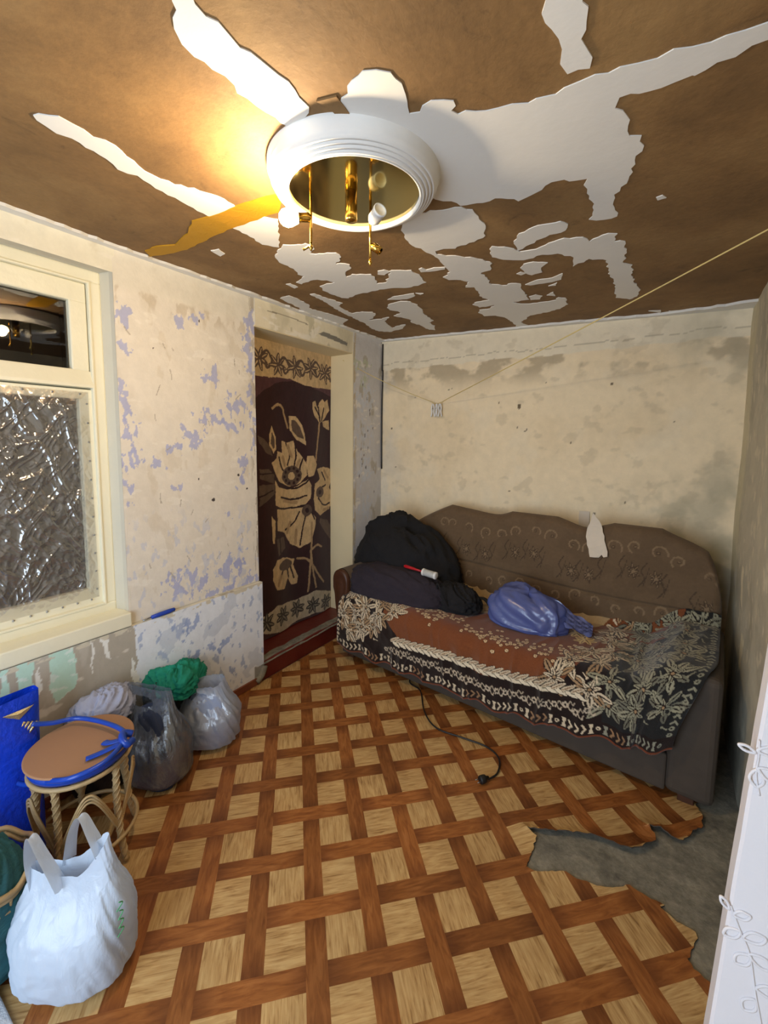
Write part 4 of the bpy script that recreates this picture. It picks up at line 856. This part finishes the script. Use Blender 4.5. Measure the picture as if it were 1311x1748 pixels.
# sprays of little berries on the brown ground
for (cx, cd) in ((.66, .46), (.60, .52), (.74, .42), (.82, .50), (.70, .52), (1.02, .40), (1.12, .43), (1.22, .38), (1.32, .42), (1.42, .40), (.53, .48), (1.5, .46), (.78, .46)):
    for k in range(15):
        x, d = cx + r3.normal(0, .045), cd + r3.normal(0, .035); cb.disc(x, d, .0125, (70, 36, 22)); cb.disc(x, d, .0095, (212, 184, 142)); cb.disc(x, d, .003, (90, 50, 30))
# scroll edge of the pale middle
for x in np.arange(.5, 1.75, .055): cb.line(smooth_path([(x, .72 + .02 * math.sin(x * 9)), (x + .02, .75), (x + .04, .72), (x + .025, .705)], 4), .004, (70, 40, 26))
# garland and black lace band along the hem
for x in np.arange(.50, 1.62, .045):
    b = .178 + .022 * math.sin((x - .5) * 2.6); cb.leaf(x, b, .075, .5, .0115, CRE, (120, 84, 56), (BLK, .003)); cb.leaf(x + .02, b, .06, -.35, .011, (220, 206, 178), None, (BLK, .003))
for x in np.arange(.46, 1.68, .05):
    z0 = .115 + r3.uniform(-.012, .012)
    for k in range(6): a = k * 1.05 + x * 7; cb.disc(x + .011 * math.cos(a), z0 + .011 * math.sin(a), .0052, (190, 174, 150))
    cb.line(smooth_path([(x + .012, z0), (x + .022, z0 + .022), (x + .034, z0 + .006), (x + .044, z0 + .02)], 4), .0024, (176, 160, 136)); cb.line(smooth_path([(x + .012, z0), (x + .024, z0 - .020), (x + .036, z0 - .008)], 4), .0024, (176, 160, 136)); cb.disc(x + .03, z0 - .02, .0055, (190, 174, 150))
cb.put(D < .072, BLK); cb.put(D < .010, (112, 58, 36))
for i, x in enumerate(np.arange(.06, 2.1, .030)):
    cr = CRE if x < 1.72 else (140, 138, 120)
    if i % 6 in (0, 2): cb.poly([(x - .011, .060), (x + .011, .060), (x + .004, .038), (x + .011, .016), (x - .011, .016), (x - .004, .038)], cr)
    elif i % 6 == 1: cb.disc(x, .038, .0095, cr); cb.disc(x, .038, .004, BLK)
    else: cb.line([(x - .008, .022), (x + .006, .038), (x - .008, .054)], .0042, (cr if i % 12 < 6 else (150, 116, 84)))
for k, d in enumerate(np.arange(.08, 1.1, .032)):
    for xx, cr in ((.068, CRE), (2.10, (138, 136, 116))):
        if k % 4 < 2: cb.disc(xx, d, .011, cr); cb.disc(xx, d, .004, BLK)
        else: cb.line([(xx - .012, d - .008), (xx, d + .006), (xx + .012, d - .008)], .0042, cr)
thr = grid('sofa_throw', np.dstack([Ue, -vf, zf]), M_plush, None, np.clip(cb.c, 0, 1)); thr.location = (SO[0], SO[1], 0); thr.rotation_euler = (0, 0, SA)
m = thr.modifiers.new('thickness', 'SOLIDIFY'); m.thickness = .006; m.offset = 1
tag(thr, 'brown and black plush throw with cream flowers draped over the sofa seat', 'throw')

# ------------------------------------------------------------------ crumpled cloth helper
def heap(name, c, rad, mat, seed, rz=0.0, fold=.22, freq=2.2, squash=.35, p=2.3, parent=None, lobes=None, n=(96, 60)):
    th = np.linspace(0, 2 * math.pi, n[0], endpoint=False); ph = np.linspace(-math.pi / 2, math.pi / 2, n[1]); Tt, Pp = np.meshgrid(th, ph, indexing='ij')
    cx = np.cos(Pp) * np.cos(Tt); cy = np.cos(Pp) * np.sin(Tt); c_z = np.sin(Pp)
    nx, ny = (cx + 1.3 * c_z) * freq, (cy - .8 * c_z) * freq
    wx, wy = fbm(nx, ny, 3, seed), fbm(nx + 5, ny + 2, 3, seed + 1)
    r1_ = 1 - np.abs(2 * fbm(nx * 1.1 + 2.4 * wx, ny * 1.1 + 2.4 * wy, 4, seed + 2) - 1)
    d = 1 + fold * (r1_ ** 1.6 - .55) + fold * .8 * (wx - .5)
    if lobes is not None: d = d * lobes(Tt, Pp)
    sg = lambda a: np.sign(a) * np.abs(a) ** (2 / p)
    x, y, z = rad[0] * d * sg(np.cos(Pp)) * sg(np.cos(Tt)), rad[1] * d * sg(np.cos(Pp)) * sg(np.sin(Tt)), rad[2] * d * sg(np.sin(Pp))
    z = np.where(z < 0, z * squash, z); zb = -rad[2] * squash * .62; z = np.maximum(z, zb + .004 * wx)
    ca, sa = math.cos(rz), math.sin(rz)
    P = np.dstack([c[0] + x * ca - y * sa, c[1] + x * sa + y * ca, c[2] + z - zb])
    return grid(name, P, mat, parent, closed=True)

# clothes on the sofa
ct = sw(.27, .34, .475)
o = heap('coat', ct, (.43, .26, .40), M_black, 3, SA, .16, 1.6, .3, 2.2, lobes=lambda T, P: 1 - .18 * np.cos(T + .4) * np.sin(P).clip(0, 1))
tag(o, 'large heap of black coats piled in the left corner of the sofa', 'clothing')
o = heap('folded_jacket', sw(.36, .60, .47), (.37, .15, .18), M_plum, 9, SA + .10, .14, 1.8, .3, 2.5)
tag(o, 'dark plum folded jacket lying in front of the black coat heap', 'clothing')
o = heap('scarf', sw(.78, .50, .47), (.16, .12, .13), M_black, 14, SA, .25, 2.4, .3, 2.2)
tag(o, 'small black bundle between the dark jacket and the blue bag', 'clothing')
o = tube('strap', [sw(.70, .60, .60), sw(.74, .66, .66), sw(.78, .65, .57), sw(.80, .62, .50)], .006, M_black, None, 8, 6); tag(o, 'thin black strap looping over the small black bundle', 'strap')
o = tube('belt', [sw(.86, .42, .53), sw(.93, .40, .535), sw(.99, .44, .52)], .016, M_rubber, None, 10, 6, flat=.5); tag(o, 'black leather belt end beside the blue plastic bag', 'belt')
# lint roller lying on the coat
lr = tag(empty('lint_roller', sw(.60, .62, .70)), 'lint roller with a red handle and white sleeve lying on the dark jacket', 'lint roller')
la, lb = Vector((.0, 0, 0)), None
d_ = (Vector(sw(.78, .60, .688)) - Vector(sw(.46, .60, .71))); d_.normalize()
def roll(name, s0, s1, prof, mat): return lathe(name, prof, mat, lr, 20, tuple(d_ * s0), cap=True, axis=d_)
roll('handle', -.15, 0, [(.006, 0), (.011, .01), (.010, .06), (.007, .10), (.006, .15)], M_redp)
roll('sleeve', 0, 0, [(.022, .012), (.0225, .014), (.0225, .088), (.022, .09)], M_label)
roll('end_cap', 0, 0, [(.010, 0), (.0235, .001), (.0235, .012), (.010, .0125)], M_white); roll('end_cap', 0, 0, [(.010, .0885), (.0235, .089), (.0235, .102), (.010, .103)], M_white)
# torn card on the backrest, and a paper slip on the wall
CP = [(1.493, 1.127), (1.538, 1.061), (1.584, .909), (1.586, .88), (1.565, .872), (1.552, .885), (1.539, .865), (1.49, .863), (1.461, .979), (1.465, 1.034)]
cpv = jag(CP, .003, .02, 4); V2, F2 = cdt(cpv)
V = [(u, -(.075 + .1 * max(0, 1.05 - z) + .066 + .006 * math.sin(u * 60) - .03 * max(0, z - 1.04)), z) for u, z in V2]
o = mesh('torn_card', V, F2, M_card, None, False, None, .003); o.location = (SO[0], SO[1], 0); o.rotation_euler = (0, 0, SA)
tag(o, 'pointed torn piece of pale cardboard leaning on the sofa back', 'cardboard')
o = box('paper_slip', 1.612, 1.676, YB - .012, YB - .0085, .985, 1.09, M_card); tag(o, 'small pale paper slip on the wall behind the torn card', 'paper')
# blue bag on the sofa
def knot_bag(name, c, rad, mat, seed, rz, label, tail):
    o = heap(name, c, rad, mat, seed, rz, .15, 1.5, .45, 2.6, lobes=lambda T, P: 1 + .10 * np.cos(T - 2.6) + .06 * np.cos(3 * T)); tag(o, label, 'plastic bag')
    P = smooth_path(tail, 6); W_ = np.linspace(.06, .028, len(P)); k = 12
    G = np.array([[p + np.array([0, .6, .8]) * w_ * (j / (k - 1) - .5) * 2 + np.array([0, 0, .012 * math.sin(j * 2.2 + i * .7)]) for j in range(k)] for i, (p, w_) in enumerate(zip(P, W_))])
    grid('twisted_top', G, mat, o); return o
knot_bag('blue_plastic_bag', sw(1.235, .45, .462), (.225, .14, .165), M_bagblue, 23, SA - .12, 'crumpled blue plastic bag standing on the middle of the sofa throw', [sw(1.36, .46, .60), sw(1.44, .45, .575), sw(1.52, .43, .535), sw(1.58, .41, .515)])

# ------------------------------------------------------------------ cord on the floor
CORD = [(.75, 2.40), (.796, 2.265), (.898, 2.219), (1.014, 2.056), (1.133, 1.968), (1.282, 1.976), (1.406, 1.983), (1.486, 1.941), (1.512, 1.847), (1.490, 1.785)]
pc = tag(empty('power_cord', (1.46, 1.75, 0)), 'thin black power cord with plug snaking out from under the sofa', 'cord')
def PC(o): o.location = (-1.46, -1.75, 0); return o
PC(tube('cable', [(x, y, .0085) for x, y in CORD], .0042, M_rubber, pc, 8, 8))
pg = PC(lathe('plug', [(.006, 0), (.009, .012), (.016, .018), (.018, .030), (.018, .042), (.016, .046)], M_rubber, pc, 16, (1.490, 1.785, .019), axis=(-.55, -.83, 0)))
for s in (-1, 1):
    c0 = np.array([1.490 - .55 * .046 + s * .83 * .009, 1.785 - .83 * .046 - s * .55 * .009, .019])
    tube('prong', [c0, c0 + np.array([-.55, -.83, 0]) * .019], .0024, M_steel, pg, 8, 2)

# ------------------------------------------------------------------ clothes line and pegs
N0 = (.545, YB - .02, 1.838); A0 = (-.10, 2.69, 2.175); B0 = (XR - .004, 1.683, 2.225)
def sag(a, b, s, n=14): return [tuple(np.array(a) + (np.array(b) - np.array(a)) * t + np.array([0, 0, -s * 4 * t * (1 - t)])) for t in np.linspace(0, 1, n)]
cl = tag(tube('clothes_line', sag(A0, N0, .02)[:-1] + sag(N0, B0, .004), .0028, M_rope, None, 6, 2), 'thin pale clothes line strung across the room from lintel to right wall', 'clothes line')
def peg(loc, rz, tilt):
    r = empty('clothes_peg', loc, rz)
    for s in (-1, 1):
        tube('prong', [(s * .004, 0, .012), (s * .010, 0, -.02), (s * .007, 0, -.05), (s * .014, 0, -.088)], .0042, M_white, r, 6, 4, flat=1.4)
    tube('spring', [(.008 * math.cos(a), .006 * a / 12 - .004, -.03 + .008 * math.sin(a)) for a in np.linspace(0, 12, 24)], .0014, M_steel, r, 5, 1, raw=True)
    r.rotation_euler = (tilt, 0, rz); return r
for i, (dx, rz, tl, lb_) in enumerate(((-.035, .3, .1, 'white clothes peg on the line, leftmost of the three by the wall'), (0.0, -.5, -.05, 'white clothes peg on the line, middle of the three by the wall'), (.03, .1, .08, 'white clothes peg on the line, rightmost of the three by the wall'))):
    tag(peg((N0[0] + dx, N0[1] - .012 - .004 * i, N0[2] - .012), rz, tl), lb_, 'clothes peg', 'white pegs on the clothes line')
o = tube('corner_cable', [(.014, YB - .012, 2.36), (.012, YB - .014, 2.15), (.016, YB - .012, 2.12), (.010, YB - .012, 1.8), (.012, YB - .012, 1.3)], .006, M_rubber, None, 6, 5); tag(o, 'thin dark cable running down the corner left of the back wall', 'cable')

# ------------------------------------------------------------------ bags and clothes by the left wall
def pouch(name, c, a, b, h, mat, seed, rz, parent=None, top=.5, pinch=.25, wr=.08, rim=None, hole=None, n=(128, 72), bulge=.35, lean=(0, 0)):
    """thin plastic bag: full at the bottom, gathered towards a flattened mouth"""
    th = np.linspace(0, 2 * math.pi, n[0], endpoint=False); t = np.linspace(0, 1, n[1]); T, S = np.meshgrid(th, t, indexing='ij')
    bot = np.sqrt(np.clip(1 - (1 - np.clip(S / .10, 0, 1)) ** 2, 0, 1)); body = 1 + bulge * np.sin(np.clip(S / .75, 0, 1) * math.pi) * .35
    wa = a * (.82 * bot + .0) * body * (1 - (1 - top) * ss(.45, 1, S)); wb = b * (.85 * bot) * body * (1 - (1 - pinch) * ss(.35, 1, S))
    sg = lambda q, p: np.sign(q) * np.abs(q) ** p
    w1 = 1 - np.abs(2 * fbm(np.cos(T) * 3 + S * 2 + 9, np.sin(T) * 3 + S * 3, 4, seed) - 1); w2 = fbm(np.cos(T) * 6, np.sin(T) * 6 + S * 8, 4, seed + 1) - .5
    d = 1 + wr * (w1 - .5) * 2 + wr * w2
    x = wa * d * sg(np.cos(T), .8); y = wb * d * sg(np.sin(T), .8); H = h * (rim(T) if rim else 1.0) * np.ones_like(S)
    z = S * H + .012 * w2 * ss(0, .2, S); x = x + lean[0] * S * S; y = y + lean[1] * S * S
    ca, sa = math.cos(rz), math.sin(rz); P = np.dstack([c[0] + x * ca - y * sa, c[1] + x * sa + y * ca, c[2] + .003 + z])
    keep = None
    if hole:
        Tm = (T + math.pi / n[0])[:, :-1]; Sm = S[:, :-1]; keep = np.ones(Tm.shape, bool)
        for (t0, s0, rt, rs_) in hole: keep &= (((Tm - t0 + math.pi) % (2 * math.pi) - math.pi) / rt) ** 2 + ((Sm - s0) / rs_) ** 2 > 1
    return grid(name, P, mat, parent, closed=True, keep=keep), P
def ribbon(name, pts, wdir, wd, mat, parent, n=7):
    P = smooth_path(pts, n); wdir = np.array(wdir) / np.linalg.norm(wdir); k = 5
    W_ = np.interp(np.linspace(0, 1, len(P)), [0, .25, .5, .75, 1], [1.25, 1, .75, 1, 1.25]) * wd
    G = np.array([[p + wdir * w_ * (j / (k - 1) - .5) + np.array([0, 0, .004 * math.sin(j * 1.6)]) for j in range(k)] for p, w_ in zip(P, W_)])
    return grid(name, G, mat, parent)

# white carrier bag in front
cx, cy = .735, .435; ra = math.atan2(.5529, .8332)
def ru(a, b, z): return np.array([cx + a * math.cos(ra) - b * math.sin(ra), cy + a * math.sin(ra) + b * math.cos(ra), z])
wb_, P = pouch('white_carrier_bag', (cx, cy, 0), .180, .115, .44, M_bagwhite, 31, ra, None, .74, .18, .06, rim=lambda T: .72 + .26 * np.cos(T - .2).clip(0, 1) ** 1.2 + .05 * np.cos(T - 2.9).clip(0, 1), bulge=.2)
tag(wb_, 'full white plastic carrier bag with looped handles in the foreground', 'plastic bag')
ribbon('handle', [ru(-.098, .0, .25), ru(-.106, -.01, .36), ru(-.080, -.03, .455), ru(-.045, -.035, .40), ru(-.008, -.025, .29)], (.45, -.75, .3), .040, M_bagwhite, wb_)
ribbon('handle', [ru(-.03, .035, .31), ru(-.015, .035, .40), ru(.02, .025, .465), ru(.055, .015, .42), ru(.085, .01, .36)], (.45, -.75, .3), .045, M_bagwhite, wb_)
M_print = plain('green_print', (70, 150, 96), .5, bs=0)
for k in range(4):
    z = .17 + k * .026; tube('green_print', [ru(.158 + .004 * math.sin(k), -.050, z), ru(.166, -.034, z + .012), ru(.163, -.045, z + .024)], .0016, M_print, wb_, 6, 4)
o = heap('clothes_bundle', (cx, cy, .004), (.12, .075, .17), plain('white_cloth', (205, 208, 214), .9), 33, ra, .12, 1.6, .5); tag(o, 'pale clothes packed inside the white carrier bag', 'clothing')

# smoky bag with a die-cut handle
gx, gy = .225, .955
gb, P = pouch('smoky_plastic_bag', (gx, gy, 0), .165, .125, .43, M_baggrey, 41, ra - .25, None, .84, .14, .06, hole=[(4.5, .86, .42, .055), (math.pi * 2 - 4.5, .86, .42, .055)], lean=(-.03, 0))
tag(gb, 'smoky translucent plastic bag with a cut-out handle next to the stool', 'plastic bag')
o = heap('clothes_bundle', (gx, gy, .005), (.125, .09, .26), M_navy, 43, ra - .25, .10, 1.6, .5, 2.8); tag(o, 'dark navy clothes packed inside the smoky plastic bag', 'clothing')
# clear bag with clothes and a green cloth on it
hx, hy = .20, 1.235
hb, P = pouch('clear_plastic_bag', (hx, hy, 0), .165, .125, .30, M_bagclear, 51, ra + .1, None, .70, .35, .08, hole=[(4.5, .86, .36, .06)], lean=(-.02, 0), rim=lambda T: 1 + .12 * np.cos(T - .6).clip(0, 1))
tag(hb, 'milky clear plastic bag of clothes by the low wall, green cloth on top', 'plastic bag')
o = heap('clothes_bundle', (hx, hy, .005), (.115, .088, .20), plain('pale_blue_cloth', (150, 166, 200), .9, vs=8), 53, ra, .14, 1.8, .5, 2.6); tag(o, 'pale blue clothes packed inside the clear plastic bag', 'clothing')
o = heap('green_cloth', (.085, 1.14, .285), (.095, .125, .085), M_green, 57, .1, .34, 3.2, .6, lobes=lambda T, P: 1 + .16 * np.cos(3 * T + 1) * np.cos(P) + .08 * np.cos(5 * T)); tag(o, 'crumpled teal green cloth on top of the clear plastic bag', 'clothing')
o = heap('dark_clothes', (.075, 1.10, .003), (.062, .13, .31), M_black, 59, .05, .14, 1.6, .3, 2.8); tag(o, 'black clothes against the wall under the green cloth', 'clothing')
# black sack with a lavender shirt
bs_, P = pouch('black_sack', (.085, .80, 0), .085, .135, .345, plain('black_plastic', (16, 20, 28), .45, bs=.5, bscale=30), 61, 0.0, None, .95, .95, .06)
tag(bs_, 'black sack by the wall behind the stool, stuffed with clothes', 'sack')
o = heap('lavender_shirt', (.088, .81, .315), (.078, .118, .095), M_lav, 63, 0, .34, 3.4, .5, lobes=lambda T, P: 1 + .10 * np.cos(3 * T) * np.cos(P)); tag(o, 'crumpled lavender grey shirt on top of the black sack', 'clothing')

# rattan stool with a hardboard disc
SX, SY = .355, .615
stl = tag(empty('rattan_stool', (SX, SY, 0)), 'rattan stool topped with a round brown hardboard disc beside the wall', 'stool')
lathe('seat_disc', [(.0005, .425), (.164, .425), (.166, .4252), (.168, .427), (.168, .431), (.166, .4328), (.163, .433), (.0005, .433)], M_board, stl, 64, cap=False)
lathe('blue_cushion', [(.0005, .385), (.13, .385), (.155, .392), (.160, .405), (.156, .420), (.14, .424), (.0005, .4245)], M_bluet, stl, 48, cap=False)
def ringp(r, z, n=40): return [(r * math.cos(a), r * math.sin(a), z) for a in np.linspace(0, 2 * math.pi, n, endpoint=False)]
tube('rim', ringp(.155, .380), .008, M_rattan, stl, 8, 1, closed=True, raw=True)
tube('lower_ring', ringp(.165, .10), .007, M_rattan, stl, 8, 1, closed=True, raw=True)
for k in range(5):
    a = .35 + k * 2 * math.pi / 5; c, s = math.cos(a), math.sin(a)
    lg = tube('leg', [(.15 * c, .15 * s, .382), (.145 * c, .145 * s, .24), (.155 * c, .155 * s, .10), (.175 * c, .175 * s, .011)], .011, M_rattan, stl, 8, 6)
    for q in range(3):
        hp = []
        for t in np.linspace(0, 1, 26):
            z = .375 - .35 * t; rr_ = np.interp(z, [.011, .1, .24, .382], [.175, .155, .145, .15]); b = t * 26 + q * 2.1
            hp.append((rr_ * c + .0105 * (-s) * math.cos(b) + .0105 * c * math.sin(b), rr_ * s + .0105 * c * math.cos(b) + .0105 * s * math.sin(b), z))
        tube('wrapping', hp, .0035, M_rattan, lg, 5, 1, raw=True)
    a2 = a + 2 * math.pi / 5
    for dz, dr in ((0, 0), (.012, .004), (.024, .008)):
        tube('brace', [(.152 * c, .152 * s, .12 + dz), (.16 * math.cos(a + .42), .16 * math.sin(a + .42), .27 + dz), (.158 * math.cos(a + .63), .158 * math.sin(a + .63), .305 + dz), (.16 * math.cos(a + .84), .16 * math.sin(a + .84), .27 + dz), (.152 * math.cos(a2), .152 * math.sin(a2), .12 + dz)], .0045, M_rattan, stl, 6, 6)
# wicker tray below, in front of the stool
wk = tag(empty('wicker_basket', (.47, .262, 0)), 'low wicker basket half hidden behind the white carrier bag', 'basket')
for z, r in ((.02, .12), (.07, .13), (.12, .14), (.17, .15), (.22, .155), (.26, .16), (.275, .165)): tube('weave', [(r * math.cos(a), r * math.sin(a), z + .008 * math.sin(a * 9)) for a in np.linspace(0, 2 * math.pi, 72, endpoint=False)], .008, M_rattan, wk, 6, 1, closed=True, raw=True)
for k in range(14):
    a = k * 2 * math.pi / 14; tube('stake', [(.115 * math.cos(a), .115 * math.sin(a), .012), (.14 * math.cos(a), .14 * math.sin(a), .14), (.163 * math.cos(a), .163 * math.sin(a), .275)], .005, M_rattan, wk, 6, 3)
o = heap('teal_cloth', (.50, .268, .03), (.14, .13, .30), M_teal, 71, .3, .18, 2.0, .3, 2.4); tag(o, 'dark teal striped cloth at the left edge behind the white bag', 'clothing')
o = box('grey_mat', .45, .755, -.2, .288, .001, .012, M_greyrug, None, .004); tag(o, 'light grey terry mat at the bottom left corner of the floor', 'mat')

# blue tote with tubular handle
bt = tag(empty('blue_handbag', (.20, .30, 0)), 'shiny blue tote bag with gilt ornaments and a long tubular handle', 'handbag')
nu, nv = 60, 60; G = []
yy = np.linspace(0, 2 * math.pi, 72, endpoint=False)
Pb = []
for t in np.linspace(0, 1, 40):
    z = .004 + .60 * t; wy = .195 + .0 * t; wx = .065 * (1 - .55 * t) + .008 * math.sin(t * 9)
    row = []
    for a in yy:
        c, s = math.cos(a), math.sin(a); e = 4
        r = (abs(c) ** e + abs(s) ** e) ** (-1 / e); row.append((wx * r * c - .06 * t + .006 * math.sin(a * 5 + t * 7), .035 + wy * r * s + .03 * t, z))
    Pb.append(row)
body = grid('body', np.array(Pb).transpose(1, 0, 2), M_blue, bt, closed=True)
lathe('base', [(.0005, 0), (.05, 0), (.05, .006), (.0005, .006)], M_bluet, bt, 4, (0, .035, 0), cap=False)
HP = [(.20, .520, .50), (.212, .580, .475), (.235, .652, .462), (.35, .70, .460), (.462, .713, .462), (.525, .675, .462), (.565, .60, .460), (.540, .515, .452), (.43, .485, .41), (.30, .47, .345), (.235, .462, .325)]
hd = tube('handle', [(x - .20, y - .30, z) for x, y, z in HP], .0085, M_bluet, bt, 10, 8)
tube('knot', [(x - .20, y - .30, z) for x, y, z in ((.50, .725, .462), (.49, .70, .475), (.515, .685, .47), (.535, .69, .458), (.52, .715, .452))], .013, M_bluet, hd, 8, 4)
for pts in (((.505, .70, .462), (.46, .665, .447), (.43, .66, .440)), ((.515, .69, .46), (.49, .63, .447), (.47, .585, .441))):
    tube('tassel', [(x - .20, y - .30, z) for x, y, z in pts], .013, M_bluet, hd, 8, 4, flat=.35)
for k in range(4):
    tube('gilt_stud', [(.0, .100 + .012 * k + .05, .475 - .006 * k), (.0, .100 + .012 * k + .085, .515 - .006 * k)], .0052, M_gilt, body, 6, 2)
    bpy.data.objects[body.children[-1].name].location = (-.012, .018, .0)
V = [(0, .125, .60), (0, .215, .60), (0, .17, .565), (.006, .17, .59)]
o = mesh('gilt_ornament', V, [(0, 3, 1), (1, 3, 2), (2, 3, 0), (0, 1, 2)], M_gilt, body); o.location = (-.012, .018, -.035)

# blue handled tool on the ledge
tl = tag(empty('scraper', (-.004, 1.13, .6535)), 'blue plastic tool handle lying on the narrow ledge beside the doorway', 'tool')
lathe('handle', [(.004, -.062), (.009, -.058), (.0105, -.03), (.0105, .03), (.009, .058), (.004, .062)], M_bluehandle, tl, 16, (.004, 0, .0115), axis=(0, 1, .02))
tube('shank', [(.002, -.06, .011), (.0, -.10, .0065)], .0035, M_steel, tl, 8, 2)
